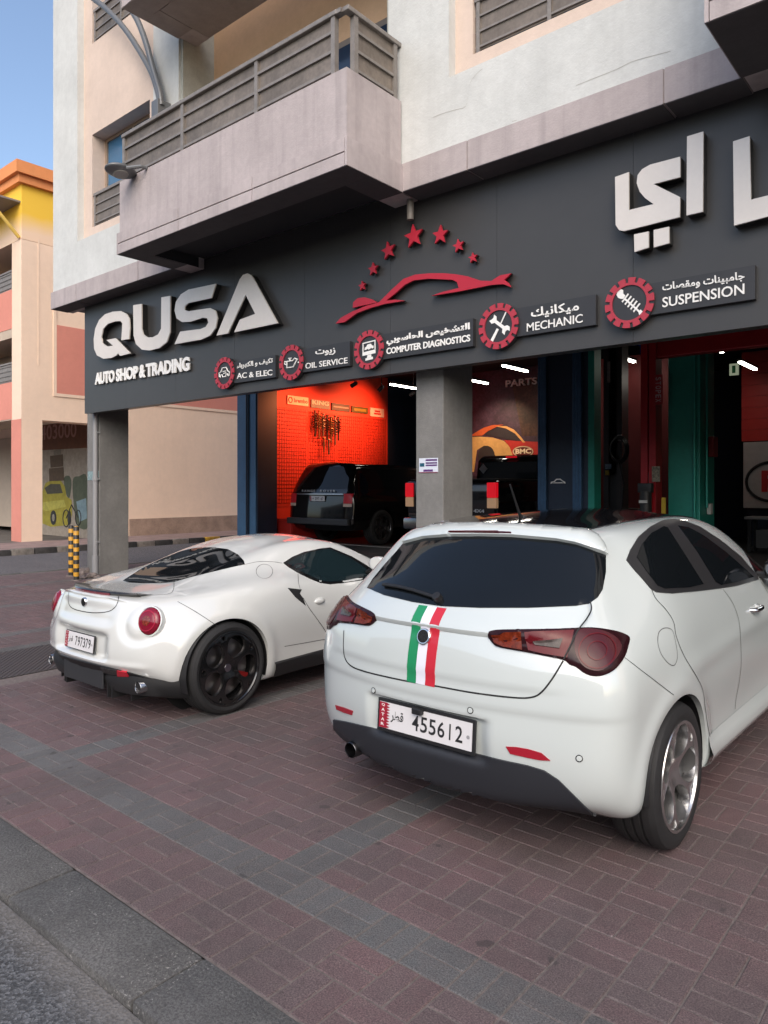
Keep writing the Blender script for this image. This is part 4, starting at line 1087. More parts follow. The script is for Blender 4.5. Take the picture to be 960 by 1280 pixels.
    for k in range(5):
        a = 2 * math.pi * (k + .5) / 5; h.lathe([(0, .004), (.009, .004), (.009, -.01)], M @ Matrix.Translation((.052 * math.cos(a), .052 * math.sin(a), dz + style.get('crown', 0) * .25)), 8)
    h.build('wheel_bolts', M_DISC, ro)
    d = MB(); d.lathe([(.06, hw - .085), (rimr - .055, hw - .085), (rimr - .055, hw - .11), (.06, hw - .11)], M, 48, closed=True); d.build('brake_disc', style.get('disc', M_DISC), ro)
    d = MB(); d.lathe([(0, hw - .12), (rimr - .03, hw - .12)], M, 48); d.build('wheel_back', M_CARBLK, ro)
    if caliper:
        d = MB()
        for a in np.linspace(R(35), R(80), 6):
            pass
        A = np.linspace(caliper[1] - caliper[2], caliper[1] + caliper[2], 8); Mi = M @ Matrix.Rotation(-seed, 4, 'Z')
        vs = []
        for a in A:
            for rr, zz in ((rimr - .115, hw - .062), (rimr - .04, hw - .062), (rimr - .04, hw - .125), (rimr - .115, hw - .125)): vs.append(Mi @ Vector((rr * math.cos(a), rr * math.sin(a), zz)))
        fs = [(q * 4 + i, q * 4 + (i + 1) % 4, q * 4 + 4 + (i + 1) % 4, q * 4 + 4 + i) for q in range(7) for i in range(4)] + [(0, 1, 2, 3), (28, 31, 30, 29)]
        d.add(vs, fs); d.build('caliper', caliper[0], ro)
    return wo
def well(parent, x, y, z, ra, s, depth, zc=.24):
    m = MB().lathe([(.05, 0), (ra, 0), (ra, depth), (ra - .003, depth)], Matrix.Translation((x * s, y, z)) @ Matrix.Rotation(R(90) * s, 4, 'Y'), 60)
    m.f = [f for f in m.f if max(m.v[i][2] for i in f) > zc]
    return m.build('wheel_well', M_CARBLK, parent, smooth=40)
def number_plate(parent, c, wd, ht, digits, tilt=0., frame=None, dig_h=.62, dig_x=(.40, .93), bold=.012, rz=0):
    """c: centre in car coordinates; plate faces -y"""
    T = Matrix.Translation(c) @ Matrix.Rotation(tilt, 4, 'X')
    def put(mb): mb.v = [tuple(T @ Vector(p)) for p in mb.v]; return mb
    f = frame or .006
    po = put(MB().box(-wd / 2 - f, wd / 2 + f, 0, .012, -ht / 2 - f * 1.3, ht / 2 + f, .003)).build('plate_frame', M_CARBLK, parent)
    put(MB().box(-wd / 2, wd / 2, -.004, .0, -ht / 2, ht / 2)).build('number_plate', mat('plate_white', (.66, .65, .66), .45), po)
    # maroon band with saw edge
    bw = wd * .085; pts = [(-wd / 2 + .001, -ht / 2 + .001), ]
    n = 9; zz = [(-ht / 2 + .001) + (ht - .002) * k / (2 * n) for k in range(2 * n + 1)]
    saw = [(-wd / 2 + bw * (1.0 if k % 2 == 0 else 1.45), z) for k, z in enumerate(zz)]
    P = [Vector((-wd / 2 + .001, -.0045, -ht / 2 + .001))] + [Vector((x, -.0045, z)) for x, z in saw] + [Vector((-wd / 2 + .001, -.0045, ht / 2 - .001))]
    put(MB().prism(P, (0, -.0008, 0))).build('maroon_band', mat('plate_maroon', (.30, .012, .03), .5), po)
    m = MB(); t_ = 'QATAR'
    for i, chh in enumerate(t_):
        text_fit(m, chh, (-wd / 2 + bw * .30, -.0056, ht / 2 - ht * (.17 + i * .185)), (1, 0, 0), (0, 0, 1), bw * .45, ht * .11, .02)
    put(m).build('band_letter', M_LETS, po)
    ink = mat('plate_ink', (.02, .02, .022), .5)
    m = MB(); text_fit(m, arabic('قطر'), (-wd / 2 + wd * .135, -.005, -ht * .22), (1, 0, 0), (0, 0, 1), wd * .145, ht * .46, .02); put(m).build('country_name', ink, po)
    m = MB(); n = len(digits); x0 = -wd / 2 + wd * dig_x[0]; st = (dig_x[1] - dig_x[0]) * wd / n
    for i, chh in enumerate(digits):
        ww = st * (.80 if chh != '1' else .17)
        text_fit(m, chh, (x0 + i * st + (st - ww) / 2, -.005, -ht * dig_h / 2), (1, 0, 0), (0, 0, 1), ww, ht * dig_h, bold)
    put(m).build('plate_digits', ink, po)
    d = MB().lathe([(0, 0), (ht * .07, 0)], Matrix.Translation((wd * .465, -.0052, -ht * .02)) @ Matrix.Rotation(R(90), 4, 'X'), 14); put(d).build('hologram', mat('holo', (.3, .3, .31), .4), po)
    return po
# ------------------------------------------------------------------ white hatchback
M_PAINT = mat('white_paint', (.545, .592, .582), .22, 0, .5, 1.0); MATS['white_paint'].node_tree.nodes['Principled BSDF'].inputs['Coat Roughness'].default_value = .02; MATS['white_paint'].node_tree.nodes['Principled BSDF'].inputs['Coat IOR'].default_value = 1.8
GO = (-1.982, 3.33, 0)
def hatch():
    T = thing('white_hatchback', 'white five door hatchback with a green, white and red stripe down its tailgate', 'car', GO, absolute=False)
    Y = [-.55, -.36, -.14, .12, .45, .85, 1.30, 1.72, 2.08, 2.40, 2.75, 3.15, 3.46]
    rows = [
      [(-.6,.64,.26),(-.3,.68,.20),(.3,.74,.20),(2.4,.72,.20),(3.1,.66,.22),(3.5,.55,.24)],
      [(-.6,.76,.32),(-.36,.825,.26),(0,.86,.255),(.4,.872,.265),(1.3,.876,.265),(2.3,.868,.265),(2.7,.868,.27),(3.15,.80,.27),(3.5,.63,.28)],
      [(-.6,.785,.47),(-.36,.852,.46),(0,.886,.45),(.4,.884,.45),(1.3,.878,.45),(2.3,.884,.45),(2.7,.893,.45),(3.15,.83,.44),(3.5,.65,.44)],
      [(-.6,.79,.66),(-.36,.858,.66),(0,.895,.66),(.4,.892,.66),(1.3,.886,.65),(2.3,.890,.64),(2.7,.897,.63),(3.15,.83,.60),(3.5,.62,.58)],
      [(-.6,.77,.88),(-.36,.838,.89),(0,.872,.90),(.4,.868,.89),(1.3,.862,.87),(2.3,.862,.85),(2.7,.855,.84),(3.15,.79,.76),(3.5,.56,.68)],
      [(-.5,.665,1.07),(-.36,.69,1.085),(-.1,.757,1.105),(.12,.785,1.112),(.5,.797,1.098),(.9,.798,1.07),(1.3,.797,1.04),(1.8,.790,1.01),(2.2,.775,.985),(2.5,.745,.955),(2.8,.715,.915),(3.15,.66,.83),(3.5,.48,.73)],
      [(-.4,.60,1.20),(-.2,.632,1.235),(.1,.685,1.27),(.5,.705,1.275),(1.0,.71,1.265),(1.4,.708,1.24),(1.75,.702,1.18),(2.08,.69,1.10),(2.4,.66,1.02),(2.75,.59,.95),(3.15,.52,.85),(3.5,.38,.745)],
      [(-.3,.50,1.335),(-.1,.535,1.365),(.15,.565,1.388),(.5,.58,1.402),(.9,.583,1.405),(1.3,.578,1.392),(1.6,.575,1.345),(1.8,.575,1.285),(2.08,.58,1.165),(2.4,.565,1.06),(2.75,.46,.965),(3.15,.40,.862),(3.5,.28,.752)]]
    top = [(-.3,1.385),(-.1,1.41),(.16,1.433),(.5,1.452),(.9,1.463),(1.25,1.458),(1.6,1.415),(1.8,1.355),(2.08,1.225),(2.4,1.09),(2.75,.985),(3.15,.88),(3.5,.76)]
    rear = [(-.62,.255),(-.69,.31),(-.735,.50),(-.735,.66),(-.715,.89),(-.640,1.062),(-.455,1.215),(-.245,1.378)]
    front = [(3.56,.22),(3.60,.28),(3.62,.44),(3.61,.58),(3.56,.69),(3.50,.74),(3.46,.757),(3.44,.765)]
    ring0 = [(.62,-.47,.25),(.735,-.53,.31),(.785,-.555,.48),(.79,-.555,.66),(.762,-.545,.88),(.655,-.44,1.07),(.592,-.315,1.20),(.50,-.195,1.345)]
    shear = [0, 0, 0, 0, -.0, .10, .16, .22]
    P, F = cage_body(Y, rows, top, rear, front, ring0, shear)
    Q = interpolate_cage(P, F)
    me = subdiv(Q, F, 4)
    n = len(me.vertices); co = np.empty(n * 3); me.vertices.foreach_get('co', co); co = co.reshape(-1, 3)
    x, y, z = co[:, 0].copy(), co[:, 1].copy(), co[:, 2].copy(); ax = np.abs(x)
    # number plate recess in the bumper, wing lips round the wheels, bodyside crease, tailgate hip line
    rec = sstep(.355, .27, ax) * sstep(.425, .455, z) * sstep(.632, .610, z) * (y < -.4)
    co[:, 1] += .032 * rec
    for yw in (0, 2.634):
        r_ = np.hypot(y - yw, z - .325); lip = np.exp(-((r_ - .385) / .05) ** 2) * (ax > .6)
        co[:, 0] += np.sign(x) * .010 * lip
    cre = np.exp(-((z - (.80 + .03 * (y - 1))) / .05) ** 2) * (ax > .7) * sstep(-.3, .3, y) * sstep(3, 2.2, y)
    co[:, 0] += np.sign(x) * .008 * cre
    hip = sstep(.962, .982, z) * sstep(1.07, .985, z) * (y < -.35) * sstep(.68, .5, ax)
    co[:, 1] -= .018 * hip
    low = sstep(.765, .780, z) * sstep(.95, .785, z) * (y < -.35) * sstep(.72, .5, ax)
    co[:, 1] -= .008 * low
    bmp = sstep(.66, .69, z) * sstep(.83, .70, z) * (y < .1) * (ax < 1)
    co[:, 1] -= .006 * bmp * (y < -.4)
    me.vertices.foreach_set('co', co.ravel()); me.update()
    sk = Skin(me, GO)
    cut = []
    for yw in (0, 2.634):
        for s in (1, -1):
            cut.append(MB().lathe([(0, 0), (.352, 0), (.352, .6), (0, .6)], Matrix.Translation((.56 * s, yw, .325)) @ Matrix.Rotation(R(90) * s, 4, 'Y'), 64))
    body = boolean_cut(me, cut); body.shade_smooth(); body.set_sharp_from_angle(angle=R(38))
    link('body', body, M_PAINT, T)
    for yw in (0, 2.634):
        for s in (1, -1):
            well(T, .565, yw, .325, .349, s, .308, .30)
    mr_ = mat('rim_silver', (.55, .55, .55), .24, .95)
    st = dict(hole=.080, centre=.146, egg=.16, rx=.98, th=.05, dish=.05, crown=.010, barrel=mat('rim_barrel', (.10, .10, .10), .45, .6), slot=(.203, .018, .020), disc=mat('disc_dark', (.035, .035, .036), .4, .6), capmat=mat('cap_dark', (.1, .02, .02), .3, .3))
    for yw in (0, 2.634):
        for s in (1, -1): wheel(T, s * .778, yw, .318, .236, .225, s, mr_, st, (mat('caliper_dark', (.05, .05, .05), .5), R(70), .4), seed=.35 if s > 0 else .9)
    if 1: hatch_details(T, sk)
    return T
def zq(P, ox, oy, s=4.0): return [(ox + x / s, oy + y / s) for x, y in P]
M_LAMPR = mat('lamp_red', (.10, .006, .010), .18, 0, .3, .0); M_LAMPD = mat('lamp_dark', (.022, .006, .008), .18, 0, .3, .0)
M_LAMPO = mat('lamp_amber', (.19, .026, .008), .18, 0, .3, .0, var=.5, vscale=60); M_LAMPG = mat('lamp_clear', (.10, .082, .075), .18, 0, .3, .0, var=.5, vscale=50)
M_REFL = mat('reflector_red', (.33, .010, .025), .18, 0, .6, .4)
def hatch_details(T, sk):
    c = 'cam'
    # glass ------------------------------------------------------------
    RG = [(459,735),(466,724),(480,707),(497,688),(507,676),(520,668),(562,662),(640,663),(695,668),(720,674),(757,692),(757,715),(753,737),(747,747),(736,755),(720,757.5),(660,760),(600,760),(552,758),(515,752.5),(480,744)]
    sk.patch('rear_window', c, RG, M_TINT, T, off=.003, grid=9)
    D4 = [(250,240),(270,190),(310,125),(370,75),(430,45),(480,37),(540,45),(620,75),(720,140),(820,220),(905,318),(912,338),(800,370),(700,385),(600,397),(480,408),(400,402),(375,388),(330,335),(280,280)]
    for o in sk.patch('window_surround', c, zq(D4, 720, 640), mat('surround_black', (.028, .028, .030), .3), T, off=.004, grid=4, both=True): pass
    g1 = [(300,228),(325,165),(372,110),(436,76),(455,82),(530,200),(632,362),(560,378),(440,384),(405,370),(350,300)]
    g2 = [(508,72),(560,80),(640,124),(740,198),(840,285),(885,326),(800,350),(722,366),(695,352),(605,205),(520,88)]
    for q in (g1, g2): sk.patch('side_window', c, zq(q, 720, 640), M_TINT, T, off=.0075, grid=4, both=True, skirt=.004)
    sk.patch('side_window', 'side', [(1.74,1.035),(2.20,1.0),(1.98,1.12),(1.80,1.20)], M_GLOSSB, T, off=.003, grid=.05, both=True)
    # roof, windscreen
    sk.patch('roof_panel', 'top', [(-.46,-.03),(-.3,-.09),(0,-.115),(.3,-.09),(.46,-.03),(.485,.3),(.50,.8),(.50,1.3),(.49,1.66),(.3,1.72),(0,1.75),(-.3,1.72),(-.49,1.66),(-.50,1.3),(-.50,.8),(-.485,.3)], mat('roof_black', (.012, .012, .014), .09, 0, .5, .8), T, off=.006, grid=.03)
    sk.patch('windscreen', 'top', [(-.50,1.72),(0,1.81),(.50,1.72),(.56,2.1),(.60,2.38),(.3,2.46),(0,2.48),(-.3,2.46),(-.60,2.38),(-.56,2.1)], M_TINT, T, off=.003, grid=.07)
    # spoiler over the rear glass
    so_ = sk.patch('spoiler', c, [(505,680),(511,672),(522,665),(541,660),(562,657.5),(600,657),(640,658.3),(690,661),(735,665.5),(746,672),(753,682),(757.5,694.5),(738,687),(720,681),(695,676.5),(640,671.8),(600,670.8),(562,671),(530,673.5)], M_PAINT, T, off=.020, grid=3, dome=.008, skirt=.05)
    sk.patch('brake_lamp', c, [(562,665),(600,666),(640,667),(640.5,671.3),(600,670.3),(563,670)], mat('brake_lamp', (.05, .006, .008), .1, 0, .6), None, off=.0255, grid=3, skirt=.01).parent = so_
    # tail lamps
    L = [(610.5,792.5),(614,789),(630,787.5),(680,787),(720,785.5),(740,785),(760,787.5),(775,791),(786,797),(784.5,807.5),(780,821),(770,835),(757.5,843),(745,845.5),(732,842.5),(720,834),(712,831),(704,825),(680,820),(655,815),(625,809.5),(617,805),(612,798.7)]
    lo = sk.patch('tail_lamp', c, L, M_LAMPD, T, off=.006, grid=5, both=True, dome=.010, curved=True, k=3)
    sub = [('lamp_amber', [(615,793),(652,791.5),(653.5,813),(630,809),(619,804)], M_LAMPO), ('lamp_frame', [(656,792),(717,789.5),(709,823),(680,818),(661,813.5)], M_LAMPR),
           ('lamp_clear', [(667,799.5),(703,798.5),(699.5,812),(670,807.5)], M_LAMPG), ('lamp_lens', [(722,790),(745,789),(764,796),(774,808),(768,824),(752,838),(737,837.5),(725,829),(718,812)], mat('lamp_mid', (.060, .012, .016), .18, 0, .3, .0))]
    for nm, P, mm in sub:
        pr = sk.patch(nm, c, P, mm, None, curved=(nm == 'lamp_lens'), k=3, off=.0165 if nm != 'lamp_clear' else .0225, grid=5, both=True, skirt=.006)
        for o, par in zip(pr, lo): o.parent = par
    for rr, wv in ((.95, .005), (.5, .004)):
        mb = sk.ribbon(c, [(745 + 23 * rr * math.cos(a), 815 + 22 * rr * math.sin(a)) for a in np.linspace(0, 2 * math.pi, 16, endpoint=False)], wv, off=.0195, closed=True, both=True, k=3)
        mb.build('lamp_ring', M_LAMPR, lo[0])
    gap = sk.ribbon(c, [(736,755),(737.5,765),(732,777),(720,793),(712,811),(705,825)], .006, off=.0205)
    # tailgate shut line
    sk.ribbon(c, [(704,826),(690,849),(677,865),(665,871.5),(642,872),(592,866),(542,857),(512,852),(480,845.3),(455,839),(440,833),(432,824),(429.5,810),(430,788)], .007, mb=gap)
    gap.build('tailgate_gap', M_GAP, T)
    sk.ribbon(c, zq([(378,390),(400,435),(450,490),(487,550),(500,620),(540,720),(600,820),(633,890),(645,980),(660,1080),(675,1146)], 720, 640), .005, both=True).build('door_gap', M_GAP, T)
    sk.ribbon(c, zq([(735,388),(780,450),(813,540),(822,640),(825,760),(815,850),(800,930),(795,985)], 720, 640), .005, both=True).build('door_gap', M_GAP, T)
    sk.ribbon(c, zq([(676,1145),(780,1052),(880,960),(958,888)], 720, 640), .006, both=True).build('door_gap', M_GAP, T)
    sk.ribbon(c, zq([(243,728),(350,810),(488,915)], 720, 640), .003, both=True).build('door_gap', M_GAP, T)
    sk.ribbon('side', [(1.78,1.0),(1.80,.8),(1.83,.55),(1.80,.34)], .005, both=True).build('door_gap', M_GAP, T)
    sk.ribbon(c, zq([(445,580),(480,592),(497,650),(506,725),(490,766),(460,755),(425,710),(408,650),(415,600)], 720, 640), .0035, closed=True).build('fuel_flap', mat('gap_soft', (.10, .10, .10), .6), T)
    # stripe and badge
    for nm, x0, x1, colr in (('stripe_green', -.082, -.030, (.015, .235, .095)), ('stripe_white', -.0295, .0215, (.74, .74, .82)), ('stripe_red', .022, .074, (.52, .022, .04))):
        sk.patch(nm, 'rear', [(x0, .722), (x1, .722), (x1, .9), (x1, 1.056), (x0, 1.056), (x0, .9)], mat(nm, colr, .35, 0, .5, .4), T, off=.0015, grid=.02, skirt=.002)
    p, n = sk.hit('rear', -.004, .93); Mb = Matrix.Translation(p) @ n.to_track_quat('Z', 'Y').to_matrix().to_4x4()
    bo = MB().lathe([(0, .012), (.033, .012), (.037, .008), (.037, -.01)], Mb, 36).build('badge', M_CHROME, T, smooth=40)
    MB().lathe([(0, .0135), (.029, .0135), (.029, .011)], Mb, 30).build('badge_face', mat('badge_dark', (.05, .045, .04), .3, .5, var=.8, vscale=160), bo)
    # bumper: valance, reflectors, sensors, exhaust, plate
    Dv = [(418,899),(434.5,902),(473,911),(520,922.5),(568,934.7),(627.5,949.6),(660,956.5),(681,963),(699,975),(715,991),(730,1006),(745,1020),(720,1021),(699,1015),(627.5,1007),(538,991),(467,971),(437.5,948),(425.6,933),(418.5,914)]
    sk.patch('valance', c, Dv, mat('valance_grey', (.022, .024, .030), .55), T, off=.009, grid=3.5)
    for q in ([(632.5,933),(645,933.5),(660,936),(677,941),(688,950.5),(675,950),(660,947),(638,942)], [(419.7,881),(430,884),(441.7,888.5),(440.5,893.7),(430,890.5),(421,886.6)]): sk.patch('reflector', c, q, M_REFL, T, off=.004, grid=5)
    for (u, v) in ((467, 863), (588, 888), (724, 948)):
        p, n = sk.hit(c, u, v); Ms = Matrix.Translation(p) @ n.to_track_quat('Z', 'Y').to_matrix().to_4x4()
        s_ = MB().lathe([(0, .004), (.010, .004), (.0115, .002)], Ms, 20); s_.build('parking_sensor', M_PAINT, T)
        MB().lathe([(.0115, .003), (.0145, .0025), (.0145, -.002)], Ms, 20).build('sensor_ring', M_GAP, T)
    e = MB(); Me = Matrix.Translation((-.485, -.60, .300)) @ Matrix.Rotation(R(90), 4, 'X')
    e.lathe([(.040, -.12), (.040, .075), (.036, .08), (.032, .07), (.030, -.10), (0, -.10)], Me, 28).build('exhaust', mat('exhaust_dark', (.10, .10, .105), .28, 1.0), T, smooth=40)
    p, n = sk.hit('rear', 0, .54)
    number_plate(T, Vector((.005, p.y - .018, .540)), .515, .118, '455612', tilt=R(-4), frame=.014, dig_h=.58, dig_x=(.37, .92), bold=.012)
    MB().box(-.045, .005, p.y - .045, p.y + .01, .585, .612, .004).build('camera_pod', M_CARBLK, T)
    # wiper
    w_ = sk.tube(c, [(481,733),(500,736),(520,741),(548,750)], .009, off=.014); w_.build('wiper', M_CARBLK, T, smooth=60)
    p, n = sk.hit(c, 548, 749); MB().lathe([(0, .03), (.02, .028), (.024, 0)], Matrix.Translation(p) @ n.to_track_quat('Z', 'Y').to_matrix().to_4x4(), 16).build('wiper_pivot', M_CARBLK, T)
    # sills, handles, mirrors, aerial
    for s in (1, -1):
        m = MB(); ys = np.linspace(.36, 2.26, 20); vs = []
        for y in ys:
            pts = []
            for z, o in ((.40, .003), (.355, .012), (.315, .030), (.275, .024), (.25, -.01)):
                l, n = sk.hit('side', y, z if z > .27 else .275); pts.append(Vector((s * (l.x + o), y, z)))
            vs += pts
        m.add(vs, [(i * 5 + j, i * 5 + j + 1, i * 5 + 6 + j, i * 5 + 5 + j) for i in range(19) for j in range(4)]); m.build('side_skirt', M_PAINT, T, smooth=60)
        for (y, z) in ((1.36, .885),):
            l, n = sk.hit('side', y, z); m = MB()
            m.tube(smooth_path([(s * (l.x - .005), y - .085, z), (s * (l.x + .028), y - .06, z + .002), (s * (l.x + .034), y, z + .004), (s * (l.x + .028), y + .06, z + .006), (s * (l.x - .005), y + .085, z + .006)], 4), .013, 10)
            m.build('door_handle', M_CHROME, T, smooth=60)
        bm = bmesh.new(); bmesh.ops.create_uvsphere(bm, u_segments=24, v_segments=16, radius=1)
        for v in bm.verts:
            q = v.co.copy(); v.co = Vector((q.x * .115, max(q.y, -.35) * .10, q.z * .085 * (1 - .12 * q.x * s)))
        mo = MB().bm(bm, Matrix.Translation((s * .925, 1.80, 1.085))).build('mirror', M_GLOSSB, T, smooth=40)
        MB().box(s * .78 - .05, s * .86 + .02, 1.79, 1.86, 1.02, 1.06, .01).build('mirror_foot', M_CARBLK, mo)
        bm = bmesh.new(); bmesh.ops.create_circle(bm, cap_ends=True, segments=24, radius=1)
        for v in bm.verts: v.co = Vector((v.co.x * .095, 0, v.co.y * .066))
        MB().bm(bm, Matrix.Translation((s * .925, 1.762, 1.085)) @ Matrix.Rotation(R(10) * s, 4, 'Z')).build('mirror_glass', mat('mirror_glass', (.6, .66, .7), .02, 1.0), mo)
    m = MB(); m.tube([(0, .16, 1.425), (0, .13, 1.455), (0, .03, 1.615)], [.016, .008, .0045], 10); m.lathe([(0, .018), (.018, .015), (.026, 0), (0, 0)], Matrix.Translation((0, .165, 1.43)), 16); m.build('aerial', M_CARBLK, T, smooth=50)
    # nose, seen only from the side
    sk.patch('head_lamp', 'front', [(.40,.60),(.62,.62),(.70,.70),(.60,.745),(.46,.70)], mat('head_lamp', (.5, .52, .55), .08, 0, .6, 1.0), T, off=.006, grid=.03, both=True, dome=.01)
    sk.patch('grille', 'front', [(-.10,.62),(0,.66),(.10,.62),(.06,.44),(0,.36),(-.06,.44)], M_CARBLK, T, off=.004, grid=.03)
    sk.patch('air_intake', 'front', [(.16,.34),(.52,.36),(.50,.46),(.18,.44)], M_CARBLK, T, off=.004, grid=.03, both=True)
    sk.ribbon('top', [(-.60,2.5),(-.3,2.56),(0,2.58),(.3,2.56),(.60,2.5)], .005).build('bonnet_gap', M_GAP, T)
HATCH = hatch()
# ------------------------------------------------------------------ white mid-engined coupe
CO = (-5.075, 3.236, 0)
M_PEARL = mat('pearl_paint', (.62, .635, .615), .20, 0, .5, 1.0); MATS['pearl_paint'].node_tree.nodes['Principled BSDF'].inputs['Coat IOR'].default_value = 1.8
def coupe():
    T = thing('white_sports_coupe', 'low white two seat sports coupe with round tail lamps and black wheels', 'car', CO, absolute=False)
    Y = [-.48, -.30, -.08, .18, .50, .85, 1.20, 1.55, 1.90, 2.22, 2.55, 2.85, 3.06]
    rows = [
      [(-.5,.58,.22),(-.3,.66,.18),(.2,.76,.155),(.8,.76,.15),(1.8,.76,.15),(2.5,.74,.16),(3.1,.56,.18)],
      [(-.5,.70,.25),(-.3,.80,.23),(0,.875,.20),(.5,.865,.19),(1.0,.845,.19),(1.8,.845,.19),(2.4,.865,.20),(2.85,.78,.21),(3.1,.58,.22)],
      [(-.5,.735,.40),(-.3,.852,.39),(0,.922,.38),(.3,.915,.38),(.7,.868,.36),(1.1,.84,.36),(1.8,.845,.36),(2.38,.90,.38),(2.85,.80,.37),(3.1,.60,.36)],
      [(-.5,.72,.60),(-.3,.842,.60),(0,.922,.60),(.3,.922,.60),(.7,.888,.59),(1.1,.855,.58),(1.8,.858,.57),(2.38,.885,.57),(2.85,.76,.52),(3.1,.55,.48)],
      [(-.5,.63,.75),(-.3,.735,.785),(0,.828,.822),(.25,.858,.835),(.6,.850,.832),(1.0,.805,.805),(1.5,.790,.785),(1.9,.785,.770),(2.3,.775,.755),(2.7,.64,.68),(3.1,.42,.555)],
      [(-.5,.49,.805),(-.3,.545,.828),(0,.615,.872),(.3,.655,.922),(.6,.678,.952),(1.0,.690,.905),(1.5,.690,.850),(1.9,.675,.815),(2.25,.60,.795),(2.6,.50,.735),(3.1,.32,.59)],
      [(-.5,.33,.826),(-.3,.36,.842),(0,.415,.885),(.3,.465,.975),(.6,.510,1.055),(.9,.525,1.098),(1.25,.525,1.105),(1.5,.53,1.07),(1.75,.545,.99),(2.0,.535,.90),(2.3,.44,.832),(2.6,.34,.765),(3.1,.20,.61)]]
    top = [(-.5,.842),(-.3,.850),(-.086,.867),(.1,.928),(.3,.994),(.557,1.078),(.85,1.155),(1.15,1.183),(1.4,1.165),(1.65,1.095),(1.9,.99),(2.2,.885),(2.55,.80),(2.85,.71),(3.06,.63)]
    rear = [(-.52,.24),(-.585,.28),(-.655,.40),(-.650,.58),(-.612,.755),(-.588,.812),(-.566,.838)]
    front = [(3.10,.19),(3.16,.23),(3.19,.36),(3.16,.48),(3.10,.57),(3.06,.60),(3.03,.615)]
    ring0 = [(.56,-.38,.23),(.69,-.43,.27),(.735,-.490,.40),(.722,-.480,.60),(.640,-.455,.752),(.495,-.490,.806),(.33,-.535,.829)]
    shear = [0, 0, 0, 0, 0, -.02, -.05]
    P, F = cage_body(Y, rows, top, rear, front, ring0, shear)
    me = subdiv(interpolate_cage(P, F), F, 4)
    n = len(me.vertices); co = np.empty(n * 3); me.vertices.foreach_get('co', co); co = co.reshape(-1, 3)
    x, y, z = co[:, 0].copy(), co[:, 1].copy(), co[:, 2].copy(); ax = np.abs(x)
    tail = y < -.2
    # concave number plate bay, lamp sockets, tail ridge
    rec = sstep(.40, .27, ax) * sstep(.385, .43, z) * sstep(.61, .55, z) * tail
    co[:, 1] += .045 * rec
    lr = np.hypot(ax - .600, (z - .688)) ; so_ = np.exp(-((lr - .125) / .035) ** 2) * tail * (z > .5)
    co[:, 1] += .018 * so_
    dish = sstep(.62, .68, z) * sstep(.80, .74, z) * sstep(.42, .30, ax) * tail
    co[:, 1] += .016 * dish
    lip = np.exp(-((z - .385) / .022) ** 2) * sstep(.75, .6, ax) * tail
    co[:, 1] -= .012 * lip
    for yw, r0 in ((0, .40), (2.38, .385)):
        r_ = np.hypot(y - yw, z - .315); co[:, 0] += np.sign(x) * .010 * np.exp(-((r_ - r0) / .045) ** 2) * (ax > .6)
    me.vertices.foreach_set('co', co.ravel()); me.update()
    sk = Skin(me, CO)
    cut = []
    for yw, ra in ((0, .357), (2.38, .34)):
        for s in (1, -1): cut.append(MB().lathe([(0, 0), (ra, 0), (ra, .6), (0, .6)], Matrix.Translation((.56 * s, yw, .315)) @ Matrix.Rotation(R(90) * s, 4, 'Y'), 64))
    body = boolean_cut(me, cut); body.shade_smooth(); body.set_sharp_from_angle(angle=R(38)); link('body', body, M_PEARL, T)
    for yw, ra in ((0, .354), (2.38, .337)):
        for s in (1, -1): well(T, .565, yw, .315, ra, s, .325, .24)
    mr_ = mat('rim_black', (.010, .010, .0105), .16, .3, .6, 1.0)
    st = dict(hole=.080, centre=.155, egg=.10, rx=.98, th=.03, dish=.03, crown=.010, slot=(.222, .016, .014), capmat=M_CHROME)
    red = mat('caliper_red', (.16, .008, .008), .4)
    for s in (1, -1):
        wheel(T, s * .800, 0, .322, .258, .235, s, mr_, st, (red, R(60), .16), seed=.25)
        wheel(T, s * .775, 2.38, .305, .232, .205, s, mr_, st, (red, R(75), .3), seed=.6)
    coupe_details(T, sk); return T
